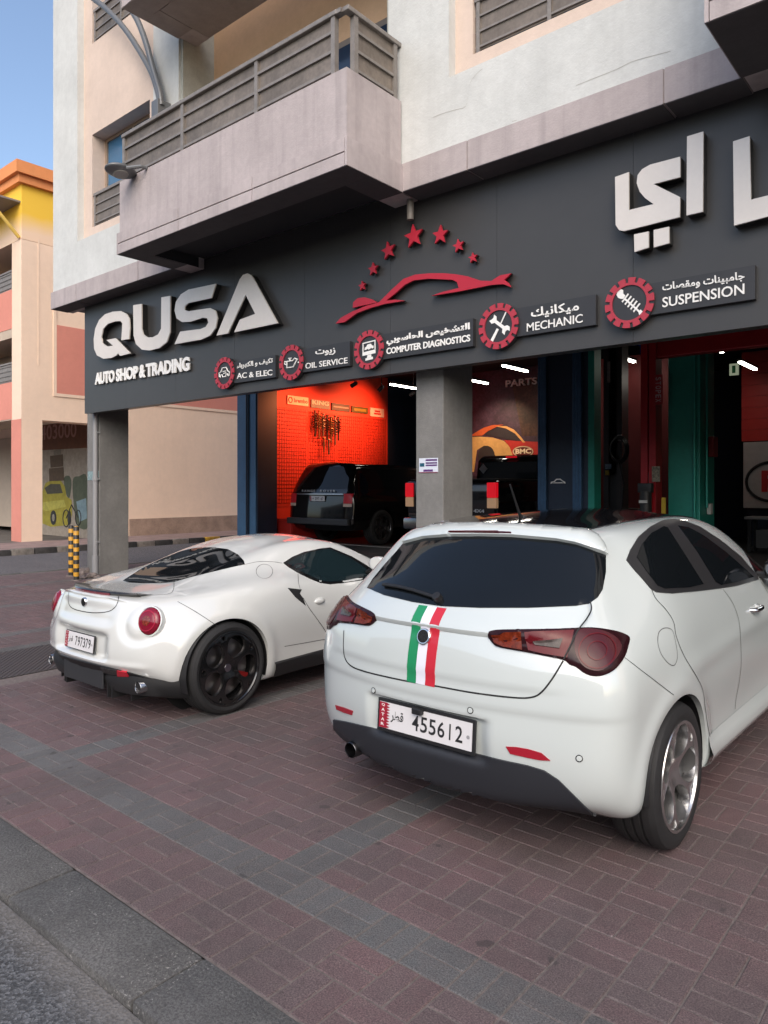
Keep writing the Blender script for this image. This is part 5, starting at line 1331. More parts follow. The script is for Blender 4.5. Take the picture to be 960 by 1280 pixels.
def coupe_details(T, sk):
    c = 'cam'
    RG = [(154,726),(175,712.5),(200,700),(225,690),(240,686),(252.5,685),(267.5,684.7),(285,687),(297.5,693.5),(304.5,701),(306,705.5),(290,709),(265,715),(240,721),(217.5,727.5),(200,729),(175,729),(160,728)]
    sk.patch('rear_window', c, RG, M_TINT, T, off=.005, grid=3)
    SWN = zq([(455,255),(500,225),(560,200),(640,183),(690,177),(730,193),(800,223),(860,258),(905,288),(917,300),(900,330),(860,340),(760,355),(690,362),(640,355),(590,335),(530,305),(480,275)], 240, 640)
    sk.patch('window_surround', c, SWN, M_GLOSSB, T, off=.002, grid=5, both=True)
    SW2 = zq([(475,257),(520,228),(580,205),(650,190),(688,186),(725,203),(790,232),(850,268),(885,297),(870,322),(760,343),(690,350),(645,344),(600,325),(545,298)], 240, 640)
    sk.patch('side_window', c, SW2, mat('clear_tint', (.010, .020, .024), .03, 0, .7), T, off=.0045, grid=5, both=True, skirt=.003)
    sk.patch('windscreen', 'top', [(-.46,1.52),(0,1.60),(.46,1.52),(.53,1.75),(.52,2.05),(.25,2.20),(0,2.24),(-.25,2.20),(-.52,2.05),(-.53,1.75)], M_TINT, T, off=.003, grid=.07)
    # spoiler lip on the tail
    S = zq([(338,383),(345,370),(370,365),(440,372),(500,382),(600,400),(668,415),(590,421),(520,415),(430,402),(360,395)], 0, 640)
    sp = MB(); vs = []; xs = np.linspace(-.44, .44, 25)
    for x in xs:
        t = abs(x) / .44; yb = -.575 + .135 * t ** 2.4; zt = .862 - .008 * t
        l, n = sk.hit('top', x, yb + .12)
        vs += [l + n * .002, Vector((x, yb, zt + .004)), Vector((x, yb - .006, zt - .006)), Vector((x, yb + .008, zt - .036 * (1 - .75 * t ** 2))), Vector((x, yb + .05, zt - .045))]
    sp.add(vs, [(i * 5 + j, i * 5 + j + 1, i * 5 + 6 + j, i * 5 + 5 + j) for i in range(24) for j in range(4)]); spo = sp.build('spoiler', M_GLOSSB, T, smooth=40)
    bl = MB(); vs = []
    for x in np.linspace(-.27, .25, 13):
        t = abs(x) / .44; yb = -.575 + .135 * t ** 2.4; zt = .862 - .008 * t
        vs += [Vector((x, yb - .009, zt - .006)), Vector((x, yb + .004, zt - .034 * (1 - .75 * t * t)))]
    bl.add(vs, [(2 * i, 2 * i + 1, 2 * i + 3, 2 * i + 2) for i in range(12)]); bl.build('brake_lamp', mat('brake_red', (.20, .012, .025), .15, 0, .6), spo)
    # lamps
    ctr, n0 = sk.hit(c, 186.5, 776.5)
    for s in (1, -1):
        cc = Vector((ctr.x * s, ctr.y, ctr.z)); nn = Vector((n0.x * s, n0.y, n0.z)).normalized(); nn = (nn + Vector((0, -1, .1)) * .9).normalized()
        Ml = Matrix.Translation(cc - nn * .012) @ nn.to_track_quat('Z', 'Y').to_matrix().to_4x4()
        lo = MB().lathe([(0, .046), (.035, .043), (.065, .036), (.085, .024), (.094, .008), (.096, -.03)], Ml, 40).build('tail_lamp', mat('lamp_cherry', (.19, .005, .020), .10, 0, .4, .4), T, smooth=50)
        MB().lathe([(.064, .0372), (.069, .0362), (.0715, .0352), (.066, .0380)], Ml, 40, closed=True).build('lamp_ring', mat('ring_red', (.34, .014, .04), .15), lo, smooth=50)
        MB().lathe([(0, .0480), (.022, .0470), (.034, .0445), (.030, .043)], Ml, 30).build('lamp_bulb', mat('bulb_amber', (.30, .05, .03), .15, 0, .6, .5, var=.7, vscale=90), lo, smooth=50)
        MB().lathe([(.095, .012), (.103, .010), (.106, -.004), (.100, -.03)], Ml, 40).build('lamp_bezel', M_PEARL, lo, smooth=50)
    # shut lines
    sk.ribbon(c, zq([(345,397),(343,450),(358,478),(400,494),(470,504),(540,498),(574,478),(590,448),(592,422)], 0, 640), .006).build('panel_gap', M_GAP, T)
    sk.ribbon(c, [(217.5,728),(217,736),(212,742),(190,744),(168,743)], .004).build('panel_gap', M_GAP, T)
    sk.ribbon(c, zq([(258,264),(330,249),(400,249),(450,256)], 240, 640), .004, both=True).build('panel_gap', M_GAP, T)
    sk.ribbon(c, zq([(530,308),(532,350),(540,385)], 240, 640), .004, both=True).build('panel_gap', M_GAP, T)
    sk.ribbon(c, zq([(556,430),(585,480),(625,535),(660,585),(692,636)], 240, 640), .005, both=True).build('panel_gap', M_GAP, T)
    sk.ribbon(c, zq([(462,672),(560,655),(690,632)], 240, 640), .004, both=True).build('panel_gap', M_GAP, T)
    sk.ribbon(c, [(222,752),(240,762),(256,772),(272,783)], .004, both=True).build('panel_gap', M_GAP, T)
    sk.ribbon(c, zq([(362 + 41 * math.cos(a), 297 + 36 * math.sin(a)) for a in np.linspace(0, 6.283, 14, endpoint=False)], 240, 640), .004, closed=True, k=3).build('fuel_flap', mat('gap_soft', (.10, .10, .10), .6), T)
    sk.patch('side_scoop', c, zq([(478,380),(548,388),(538,408),(554,430),(568,468),(545,450),(515,425)], 240, 640), M_BLACK, T, off=.003, grid=3, both=True)
    for s in (1, -1):
        p, n = sk.hit(c, 240 + 637 / 4, 640 + 445 / 4); p = Vector((p.x * s, p.y, p.z)); bm = bmesh.new(); bmesh.ops.create_uvsphere(bm, u_segments=20, v_segments=12, radius=1)
        for v in bm.verts: v.co = Vector((v.co.x * .022, v.co.y * .062, v.co.z * .026))
        MB().bm(bm, Matrix.Translation(p)).build('door_handle', M_PEARL, T, smooth=60)
        MB().box(s * .83 - .03, s * .855 + .0, .42, .50, .24, .44, .01).build('side_vent', M_CARBLK, T)
        m = MB(); vs = []
        for yy in np.linspace(.42, 1.98, 14):
            for z, o in ((.285, -.004), (.275, .018), (.235, .022), (.17, .0)):
                l, n = sk.hit('side', yy, max(z, .21)); vs.append(Vector((s * (l.x + o), yy, z)))
        m.add(vs, [(i * 4 + j, i * 4 + j + 1, i * 4 + 5 + j, i * 4 + 4 + j) for i in range(13) for j in range(3)]); m.build('side_skirt', M_CARBLK, T, smooth=60)
        bm = bmesh.new(); bmesh.ops.create_uvsphere(bm, u_segments=20, v_segments=12, radius=1)
        for v in bm.verts: v.co = Vector((v.co.x * .10, max(v.co.y, -.4) * .09, v.co.z * .065))
        mo = MB().bm(bm, Matrix.Translation((s * .90, 1.62, .93))).build('mirror', M_PEARL, T, smooth=50)
        MB().tube([(s * .72, 1.66, .84), (s * .80, 1.65, .885), (s * .87, 1.63, .905)], .016, 8).build('mirror_arm', M_CARBLK, mo)
    # badge and plate
    p, n = sk.hit('rear', 0, .770); Mb = Matrix.Translation(p) @ n.to_track_quat('Z', 'Y').to_matrix().to_4x4()
    bo = MB().lathe([(0, .012), (.030, .012), (.034, .007), (.034, -.02)], Mb, 32).build('badge', M_CHROME, T, smooth=40); MB().lathe([(0, .0135), (.027, .0135), (.027, .01)], Mb, 28).build('badge_face', mat('badge_dark', (.05, .045, .04), .3, .5, var=.8, vscale=160), bo)
    p, n = sk.hit('rear', 0, .495)
    number_plate(T, Vector((0, p.y - .022, .492)), .40, .112, '797379', tilt=R(-6), frame=.005, dig_h=.60, dig_x=(.36, .93), bold=.012)
    # diffuser: black lower tail with central opening, fog lamp, twin exhausts
    U = zq([(226,686),(270,703),(380,735),(500,765),(590,786),(650,801),(750,828),(850,855),(917,864)], 0, 640)
    Lw = zq([(912,955),(850,947),(760,945),(640,938),(560,925),(520,880),(420,868),(340,862),(300,820),(262,768),(238,730)], 0, 640)
    sk.patch('diffuser', c, U + Lw, mat('diffuser_black', (.014, .014, .015), .5), T, off=.008, grid=6)
    xs = np.linspace(-.85, .85, 35); m = MB(); vs = []
    for x in xs:
        t = abs(x) / .85; yb = -.60 + .30 * t ** 5
        vs += [Vector((x, yb + .03, .345)), Vector((x, yb + .0, .27)), Vector((x, yb + .03, .185)), Vector((x, yb + .32 * (1 - .7 * t), .150))]
    m.add(vs, [(i * 4 + j, i * 4 + j + 1, i * 4 + 5 + j, i * 4 + 4 + j) for i in range(34) for j in range(3)]); do = m.build('diffuser_tray', mat('diffuser_black', (.014, .014, .015), .5), T, smooth=50)
    for x in (-.34, -.30, .30, .34, -.50, .50):
        MB().box(x - .006, x + .006, -.60 + .20 * (abs(x) / .7) ** 2.5 - .012, -.25, .135, .25).build('diffuser_fin', M_CARBLK, do)
    m = MB(); m.box(-.28, .28, -.615, -.60, .19, .33, .006); m.build('diffuser_panel', mat('diffuser_grey', (.028, .029, .032), .5), do)
    sk.patch('fog_lamp', c, zq([(590,787),(636,796),(648,817),(592,815)], 0, 640), mat('fog_red', (.50, .012, .03), .15, 0, .6, .5), T, off=.014, grid=3, skirt=.012)
    sk.patch('fog_trim', c, zq([(508,772),(588,786),(590,808),(560,808),(520,795)], 0, 640), mat('carbon_trim', (.10, .10, .10), .35, .5, var=.7, vscale=80), T, off=.013, grid=3, skirt=.012)
    for s in (1, -1):
        Me = Matrix.Translation((.625 * s, -.445, .250)) @ Matrix.Rotation(R(90), 4, 'X')
        MB().lathe([(.040, -.20), (.040, .10), (.037, .106), (.033, .095), (.031, -.18), (0, -.18)], Me, 28).build('exhaust', mat('exhaust_steel', (.42, .42, .43), .18, 1.0), T, smooth=40)
    sk.patch('head_lamp', 'front', [(.40,.50),(.56,.50),(.60,.56),(.50,.60),(.40,.57)], mat('head_lamp', (.5, .52, .55), .08, 0, .6, 1.0), T, off=.006, grid=.03, both=True)
    sk.patch('grille', 'front', [(-.08,.46),(0,.48),(.08,.46),(.05,.32),(0,.24),(-.05,.32)], M_CARBLK, T, off=.004, grid=.03)
COUPE = coupe()
# ------------------------------------------------------------------ sunlit block over the road behind the viewer (it lights and mirrors in the cars)
Ob = thing('opposite_building', 'long cream building across the main road facing the garage', 'building', (-4, -23, 0))
m = MB(); m.box(-45, 35, -32, -23, -.05, 6.5); m.build('wall', mat('cream_wall', (.40, .35, .29), .85, var=.08), Ob)
m = MB(); m.box(-45.2, 35.2, -32.2, -22.8, 6.5, 7); m.build('parapet', mat('cream_trim', (.55, .42, .3), .85), Ob)
for k in range(16):
    for z in (1.2, 4.2):
        MB().box(-43 + k * 5, -41 + k * 5, -23.0 + .001, -22.96, z, z + 1.5).build('window', mat('dusk_glass', (.05, .06, .075), .1, 0, .8), Ob)
# ------------------------------------------------------------------ inside the garage
FZ = .32
M_BPAINT = mat('black_paint', (.006, .006, .007), .10, 0, .5, .5)
def suv(name, label, origin, paint, dims, plate=None, fz=FZ):
    """upright wagon: dims = (half width, height, wheelbase, rear overhang, front overhang)"""
    W, H, WB, ro, fo = dims; T = thing(name, label, 'car', (origin[0], origin[1], fz), absolute=False)
    L = WB + fo; r_ = -ro; k = H / 1.84; w = W
    Y = [r_ + .10, r_ + .28, r_ + .60, 0, WB * .3, WB * .55, WB * .66, WB * .78, WB * .90, WB + .1, L - .35, L - .08]
    rows = [[(-2,w*.80,.34),(9,w*.80,.34)], [(-2,w*.95,.42),(L-.4,w*.96,.42),(L,w*.80,.42)], [(-2,w*.985,.64),(L-.4,w*.985,.64),(L,w*.82,.6)], [(-2,w*.985,.95),(L-.4,w*.98,.92),(L,w*.80,.85)],
            [(-2,w*.965,1.10*k),(WB*.9,w*.96,1.08*k),(L-.4,w*.93,1.02*k),(L,w*.74,.96*k)], [(-2,w*.935,1.20*k),(WB*.8,w*.93,1.17*k),(L-.4,w*.85,1.06*k),(L,w*.66,1.0*k)],
            [(-2,w*.85,1.52*k),(WB*.55,w*.85,1.50*k),(WB*.78,w*.82,1.26*k),(WB*.9,w*.76,1.14*k),(L-.3,w*.60,1.08*k),(L,w*.50,1.02*k)],
            [(-2,w*.745,1.765*k),(WB*.5,w*.75,1.77*k),(WB*.6,w*.75,1.70*k),(WB*.78,w*.74,1.34*k),(WB*.9,w*.62,1.17*k),(L,w*.36,1.03*k)]]
    top = [(-2,1.82*k),(WB*.3,1.84*k),(WB*.52,1.82*k),(WB*.66,1.68*k),(WB*.82,1.32*k),(WB*.92,1.20*k),(L,1.05*k)]
    rear = [(r_+.14,.34),(r_+.03,.44),(r_,.62),(r_+.03,.95),(r_+.05,1.10*k),(r_+.07,1.20*k),(r_+.20,1.5*k),(r_+.33,1.80*k)]
    front = [(L-.02,.34),(L+.04,.42),(L+.05,.62),(L+.03,.86),(L,.96*k),(L-.02,1.0*k),(L-.04,1.03*k),(L-.06,1.05*k)]
    ring0 = [(w*.78,r_+.2,.34),(w*.93,r_+.12,.43),(w*.965,r_+.10,.63),(w*.965,r_+.12,.95),(w*.945,r_+.13,1.10*k),(w*.91,r_+.15,1.20*k),(w*.82,r_+.26,1.5*k),(w*.70,r_+.38,1.755*k)]
    P, F = cage_body(Y, rows, top, rear, front, ring0, [0, 0, 0, 0, 0, .02, .1, .2])
    me = subdiv(interpolate_cage(P, F), F, 3); sk = Skin(me, (origin[0], origin[1], fz)); cut = []
    for yw in (0, WB):
        for s in (1, -1): cut.append(MB().lathe([(0, 0), (.44, 0), (.44, .6), (0, .6)], Matrix.Translation(((w - .35) * s, yw, .39)) @ Matrix.Rotation(R(90) * s, 4, 'Y'), 40))
    b = boolean_cut(me, cut); b.shade_smooth(); b.set_sharp_from_angle(angle=R(38)); link('body', b, paint, T)
    st = dict(hole=.075, centre=.165, egg=.5, rx=1.1, th=.03, dish=.03, crown=.01, capmat=M_CHROME)
    mr_ = mat('rim_smoke', (.16, .16, .165), .25, .9)
    for yw in (0, WB):
        for s in (1, -1): wheel(T, s * (w - .15), yw, .39, .285, .275, s, mr_, st, seed=.2)
    g = [(-2, 0)]
    sk.patch('side_window', 'side', [(r_+.40,1.24*k),(r_+.55,1.66*k),(WB*.30,1.70*k),(WB*.50,1.69*k),(WB*.68,1.30*k),(WB*.70,1.22*k),(WB*.3,1.23*k)], M_TINT, T, off=.004, grid=.12, both=True)
    sk.patch('rear_window', 'rear', [(-w*.80,1.24*k),(w*.80,1.24*k),(w*.72,1.66*k),(w*.66,1.73*k),(-w*.66,1.73*k),(-w*.72,1.66*k)], M_TINT, T, off=.004, grid=.1)
    sk.patch('windscreen', 'top', [(-w*.66,WB*.60),(0,WB*.57),(w*.66,WB*.60),(w*.66,WB*.82),(0,WB*.87),(-w*.66,WB*.82)], M_TINT, T, off=.004, grid=.1)
    return T, sk
RRO = (-11.52, 12.38, FZ)
RR, rsk = suv('black_suv', 'black luxury off-roader parked inside the garage by the orange tool wall', RRO, M_BPAINT, (1.0, 1.84, 2.92, 1.08, 1.0))
rl = M_LAMPR if 'lamp_red' in MATS else mat('lamp_red', (.16, .008, .012), .08)
ml = mat('suv_lamp', (.40, .02, .03), .2, 0, .4, emit=.05); mw = mat('suv_lamp_clear', (.42, .32, .27), .2, 0, .4, emit=.04)
z7 = lambda P: zq(P, 280, 460, 2.8235)
for s in (1, -1):
    for nm, x0, x1, za, zb, mm in (('tail_lamp', .74, .955, .93, 1.14, ml), ('reverse_lamp', .74, .95, .86, .925, mw)):
        o = rsk.patch(nm, 'rear', [(x0 * s, za), (x1 * s, za), (x1 * s, zb), (x0 * s, zb)][::s], mm, RR, off=.008, grid=.05)
rsk.patch('chrome_strip', 'rear', [(-.72, 1.115), (.72, 1.115), (.72, 1.14), (-.72, 1.14)], mat('strip_silver', (.42, .42, .43), .3, .9), RR, off=.012, grid=.06)
p, n = rsk.hit('rear', 0, 1.0); number_plate(RR, Vector((.0, p.y - .02, 1.03)), .46, .11, '397167', dig_h=.6, dig_x=(.36, .93), bold=.03, frame=.006)
m = MB(); p, n = rsk.hit('rear', 0, 1.19)
for s_, x0, x1 in (('RANGE', -.52, -.10), ('ROVER', .06, .52)): text_fit(m, s_, (x0, p.y - .022, 1.175), (1, 0, 0), (0, 0, 1), x1 - x0, .048, .02, .004, spacing=1.5, nrm=(0, 1, 0))
m.build('lettering', mat('letter_silver', (.55, .55, .56), .3, .6), RR)
MB().box(-.95, .95, -1.11, -1.02, .46, .60, .02).build('bumper_step', mat('bumper_grey', (.03, .03, .032), .5), RR)
# pickup
KX, KY = -7.565, 10.66
K = thing('black_pickup', 'black pickup truck with glowing tail lamps reversed in behind the concrete column', 'car', (KX, KY, FZ))
def kb_(x0, x1, y0, y1, z0, z1, b=.03): return MB().box(KX + x0, KX + x1, KY + y0, KY + y1, FZ + z0, FZ + z1, b)
kb_(-.98, .98, .10, 5.6, .48, 1.18, .06).build('body', M_BPAINT, K, smooth=40)
kb_(-.99, .99, .08, 2.0, 1.0, 1.40, .05).build('bed', M_BPAINT, K, smooth=40)
kb_(-.93, .93, .12, 1.98, 1.401, 1.43, .012).build('bed_cover', mat('vinyl_black', (.012, .012, .012), .6), K)
c = MB(); pr = [(2.02, 1.2), (2.12, 1.42), (2.22, 1.84), (2.4, 1.93), (3.4, 1.93), (3.75, 1.80), (4.3, 1.28), (4.3, 1.18), (2.02, 1.18)]
bm = bmesh.new()
fa = [bm.verts.new((KX - (.95 if z < 1.35 else .80), KY + y, FZ + z)) for y, z in pr]; fb = [bm.verts.new((KX + (.95 if z < 1.35 else .80), KY + y, FZ + z)) for y, z in pr]
for i in range(len(pr)): j = (i + 1) % len(pr); bm.faces.new((fa[i], fa[j], fb[j], fb[i]))
bm.faces.new(fa[::-1]); bm.faces.new(fb); bmesh.ops.recalc_face_normals(bm, faces=bm.faces[:]); bmesh.ops.bevel(bm, geom=bm.edges[:], offset=.03, segments=2, affect='EDGES')
c.bm(bm).build('cab', M_BPAINT, K, smooth=40)
kb_(-.66, .66, 2.075, 2.17, 1.44, 1.80, .02).build('rear_window', M_TINT, K)
kb_(-.94, .94, .055, .10, .80, 1.37, .02).build('tailgate', M_BPAINT, K, smooth=40)
kb_(-.97, .97, -.06, .12, .50, .72, .04).build('bumper', mat('bumper_chrome', (.30, .30, .30), .22, 1.0), K, smooth=40)
kl = mat('lit_red', (.85, .008, .020), .3, emit=.28); kw2 = mat('lit_white', (.70, .42, .24), .3, emit=.12)
for s in (1, -1):
    x0, x1 = sorted((s * .80, s * .985)); kb_(x0, x1, .03, .12, 1.10, 1.36, .012).build('tail_lamp', kl, K); kb_(x0, x1, .034, .12, .92, 1.095, .012).build('reverse_lamp', kw2, K)
kb_(-.12, .12, 2.20, 2.24, 1.87, 1.905, .006).build('high_brake_lamp', kl, K)
for y in (1.1, 4.65):
    for s in (1, -1): wheel(K, KX + s * .86, KY + y, .40, .26, .27, s, mat('rim_smoke', (.16, .16, .165), .25, .9), dict(hole=.07, centre=.15, egg=.4, th=.03, dish=.03, capmat=M_CHROME), seed=.3)
for o in list(K.children):
    if o.name.startswith('tyre'):
        o.location.z += FZ
m = MB(); text_fit(m, '4X4', (KX + .52, KY + .05, FZ + .84), (1, 0, 0), (0, 0, 1), .22, .06, .02, .006, nrm=(0, 1, 0)); text_fit(m, 'Z71', (KX - .74, KY + .05, FZ + .84), (1, 0, 0), (0, 0, 1), .22, .06, .02, .006, nrm=(0, 1, 0)) if False else None
m.build('lettering', mat('letter_silver', (.55, .55, .56), .3, .6), K)
q = onY(604, 586, KY + 2.05); m = MB(); m.prism([Vector((q.x + a * .10, KY + 2.05, q.z + b * .10)) for a, b in ((0, 1), (1, 0), (0, -1), (-1, 0))], (0, .01, 0)); m.build('diamond_sticker', mat('sticker_grey', (.25, .25, .25), .5), K)
# blue car up on the black lift
M_BLUEP2 = mat('blue_paint', (.010, .06, .35), .15, 0, .5, 1.0)
BC, _ = suv('blue_car', 'blue car raised high on the black lift at the back of the garage', (-6.25, 15.1, 0), M_BLUEP2, (.90, 1.4, 2.6, .85, .85), fz=3.15)
# lifts
def lift(name, label, x0, x1, y0, y1, m_, span, ztop, post_extra=None):
    t = thing(name, label, 'car lift', ((x0 + x1) / 2, y0, FZ))
    for a, b_ in ((x0, x1), (x0 + span, x1 + span)):
        p = MB(); d = .05
        p.box(a, b_, y1 - d, y1, FZ, ztop); p.box(a, a + d, y0, y1 - d, FZ, ztop); p.box(b_ - d, b_, y0, y1 - d, FZ, ztop); p.box(a + d, a + .1, y0, y0 + .03, FZ, ztop); p.box(b_ - .1, b_ - d, y0, y0 + .03, FZ, ztop)
        po = p.build('post', m_, t)
        MB().box(a + .06, b_ - .06, y0 + .02, y1 - d - .01, FZ + .6, FZ + 1.5).build('carriage', M_CARBLK, po)
        MB().box(a - .12, b_ + .12, y0 - .08, y1 + .08, FZ, FZ + .025).build('base_plate', m_, po)
    return t
LR = lift('red_lift', 'red two post car lift with a crossbeam at the front of the right bay', -4.12, -3.90, 10.75, 11.0, mat('lift_red', (.36, .012, .018), .35, .1, var=.1), 2.9, 3.78)
MB().box(-4.12, -1.0, 10.80, 10.96, 3.50, 3.78, .02).build('crossbeam', mat('lift_red', (.36, .012, .018), .35), LR)
pa, pb = onY(817.5, 469, 10.745), onY(828.5, 505.5, 10.745)
MB().box(pa.x, pb.x, 10.738, 10.747, pb.z, pa.z).build('name_plate', mat('lift_plate', (.30, .01, .015), .4), LR)
m = MB(); hh = pa.z - pb.z
for i, ch in enumerate('STOPEX'):
    v, f = text_mesh(ch, .02); x_ = [p.x for p in v]; y_ = [p.y for p in v]; a0 = pa.z - hh * (.08 + i * .145); w_ = hh * .11; ht = (pb.x - pa.x) * .62
    # letters run downwards: text direction is -z, text up is +x
    m.add([Vector((pa.x + (pb.x - pa.x) * .2 + (p.y - min(y_)) / (max(y_) - min(y_)) * ht, 10.7365, a0 - (p.x - min(x_)) / (max(x_) - min(x_)) * w_)) for p in v], f)
m.build('plate_lettering', mat('plate_grey', (.42, .36, .36), .5), LR)
a = onY(815, 583, 10.74); b_ = onY(825, 602, 10.74); MB().box(a.x, b_.x, 10.735, 10.747, b_.z, a.z).build('load_label', mat('label_cream', (.36, .32, .24), .6, var=.7, vscale=40), LR)
a = onY(827, 622, 10.74); MB().box(a.x, a.x + .06, 10.73, 10.747, FZ, a.z).build('warning_stripe', mat('stripe_yellow', (.5, .33, .02), .5), LR)
a = onY(809, 612, 10.72); m = MB(); m.tube([(a.x, 10.66, FZ + .55), (a.x, 10.66, FZ + .9)], .10, 16); m.tube([(a.x, 10.66, FZ + .92), (a.x, 10.66, FZ + 1.22)], .085, 16); m.box(a.x - .10, a.x + .10, 10.6, 10.72, FZ + 1.2, FZ + 1.34, .01)
m.build('power_unit', M_CARBLK, LR, smooth=40); MB().box(a.x - .06, a.x + .06, 10.555, 10.575, FZ + 1.05, FZ + 1.09).build('unit_label', mat('label_white', (.5, .5, .48), .5), LR)
LB = lift('black_lift', 'black two post car lift with CE and yellow stickers standing behind the red one', -5.64, -5.29, 12.9, 13.2, mat('lift_black', (.035, .032, .032), .35, .3, var=.2), 2.9, 4.3)
for nm, u0, v0, u1, v1, col in (('ce_sticker', 756.5, 580, 764, 586, (.28, .42, .55)), ('yellow_sticker', 756.5, 588, 761.5, 594, (.6, .42, .03)), ('lift_lettering', 759, 452, 763, 478, (.25, .22, .22))):
    a = onY(u0, v0, 12.89); b_ = onY(u1, v1, 12.89); MB().box(a.x, b_.x, 12.885, 12.898, b_.z, a.z).build(nm, mat(nm, col, .5, var=.5, vscale=40), LB)
# tool wall: five name boards, grid panels, hanging shock absorbers, spotlights
XW = -12.925
def board(u0, v0, u1, v1, u2, v2, u3, v3, col, label, txt=None, tcol=(.05, .05, .05), frac=(.08, .92, .2, .8), bold=.03, extra=None):
    P = [onX(u, v, XW + .03) for u, v in ((u0, v0), (u1, v1), (u2, v2), (u3, v3))]
    ya, yb = P[0].y, P[1].y; zt = (P[0].z + P[1].z) / 2; zb = (P[2].z + P[3].z) / 2
    t = thing('name_board', label, 'board', (XW, ya, zb), 'name boards on the tool wall')
    MB().box(XW, XW + .03, ya, yb, zb, zt).build('panel', mat('board_%d' % int(u0), col, .5, var=.12), t)
    m = MB(); W, H = yb - ya, zt - zb
    if txt: text_fit(m, txt, (XW + .032, ya + W * frac[0], zb + H * frac[2]), (0, 1, 0), (0, 0, 1), W * (frac[1] - frac[0]), H * (frac[3] - frac[2]), bold)
    if extra:
        for (a, b_, c_, d) in extra: m.box(XW + .031, XW + .034, ya + W * a, ya + W * b_, zb + H * c_, zb + H * d)
    m.build('lettering', mat('board_ink_%d' % int(u0), tcol, .5, var=.3, vscale=30), t)
    if txt == 'brembo':
        MB().tube([(XW + .033, ya + W * (.13 + .085 * math.cos(a)), zb + H * (.5 + .30 * math.sin(a))) for a in np.linspace(0, 6.283, 20, endpoint=False)], .012, 6, closed=True).build('ring_mark', mat('board_ink_%d' % int(u0), tcol, .5), t)
board(359.5, 493, 385.5, 498, 385.5, 508, 359.5, 505, (.50, .40, .32), 'cream name board with a ring mark, leftmost on the orange wall', 'brembo', (.30, .02, .01), (.30, .96, .28, .76))
board(389, 498, 412.5, 502.5, 413, 512.5, 389, 509, (.12, .13, .12), 'grey name board with bold pale capitals, second on the orange wall', 'KING', (.50, .52, .48), (.06, .94, .42, .94))
board(415, 503, 437.5, 506.5, 437.5, 515, 415, 512.5, (.03, .028, .028), 'black name board with thin pale writing, third on the orange wall', None, (.28, .24, .22), extra=[(.08, .92, .42, .60)])
board(440, 507, 460, 510, 460, 517.5, 440, 515.5, (.05, .05, .012), 'dark olive name board with a yellow mark on the orange wall', None, (.20, .18, .02), extra=[(.12, .88, .3, .7)])
board(463, 509, 480, 512, 480, 522, 463, 520, (.50, .46, .44), 'white name board with a red round mark, last on the orange wall', None, (.4, .02, .02), extra=[(.25, .75, .25, .45), (.3, .7, .55, .75)])
for i, (u0, v0, u1, v1) in enumerate(((349, 508, 385, 600), (388, 513, 421, 600), (424, 518, 454, 600), (456, 521, 482, 600))):
    a = onX(u0, v0, XW + .04); b_ = onX(u1, v0 + 4, XW + .04); z0 = FZ + .9; m = MB(); n = 12
    for k in range(n + 1): y = a.y + (b_.y - a.y) * k / n; m.box(XW + .035, XW + .041, y - .004, y + .004, z0, a.z)
    z = z0
    while z < a.z: m.box(XW + .041, XW + .047, a.y, b_.y, z - .004, z + .004); z += .085
    g_ = m.build('grid_panel', mat('grid_red', (.20, .018, .008), .5), None); tag(g_, ['wire grid panel on the orange wall below the cream ring-marked board', 'wire grid panel behind the hanging shock absorbers', 'wire grid panel below the black and olive boards', 'wire grid panel at the far end of the orange wall'][i], 'grid panel', 'wire grid panels on the tool wall')
for i, (u, v, L) in enumerate([(394, 514, .62), (399, 514, .66), (404, 518, .55), (409, 520, .60), (414, 522, .62), (419, 521, .70), (423, 522, .58), (405, 548, .34), (411, 550, .36)]):
    p = onX(u, v, XW + .14); t = MB(); x, y, z = p
    t.tube([(x, y, z), (x, y, z - L)], .022, 8); t.lathe([(0, .03), (.045, .02), (.05, 0), (0, 0)], Matrix.Translation((x, y, z)), 12)
    if i < 7: t.tube([(x + .055 * math.cos(a), y + .055 * math.sin(a), z - .05 - L * .55 * a / 38) for a in np.linspace(0, 38, 90)], .011, 5)
    o = t.build('shock_absorber', mat(['shock_dark', 'shock_gold', 'shock_steel'][i % 3], [(.04, .025, .02), (.16, .09, .04), (.12, .10, .08)][i % 3], .35, .6), None, smooth=40)
    tag(o, 'coil spring shock absorber hanging on the orange wall' if i < 7 else 'short damper hanging below the coil spring shock absorbers', 'shock absorber', 'shock absorbers hanging on the tool wall' if i < 7 else 'short dampers on the tool wall')
# ceiling tubes and wall spotlights
tube_m = mat('tube_light', (1.0, .93, .82), .5, emit=18.0)
TL = [(-11.0, 13.2, 14.2), (-9.2, 13.6, 14.6), (-5.45, 13.2, 13.9), (-3.85, 13.2, 13.9), (-3.9, 15.2, 16.4), (-5.86, 15.6, 16.4), (-7.6, 12.6, 13.6)]
for i, (x, ya, yb) in enumerate(TL):
    t = thing('ceiling_light', ['white tube light hanging in front of the concrete column over the black off-roader', 'tube light over the parts poster just right of the column', 'tube light above the black lift', 'tube light behind the top of the red lift beam', 'long tube light above the red shutter at the right edge', 'tube light beneath the raised blue car by the red post', 'tube light over the black pickup'][i], 'ceiling light', (x, ya, 4.02), 'tube lights under the garage ceiling')
    MB().box(x - .05, x + .05, ya, yb, 4.03, 4.08).build('housing', M_CARBLK, t)
    MB().box(x - .03, x + .03, ya + .02, yb - .02, 4.0, 4.029).build('tube', tube_m, t)
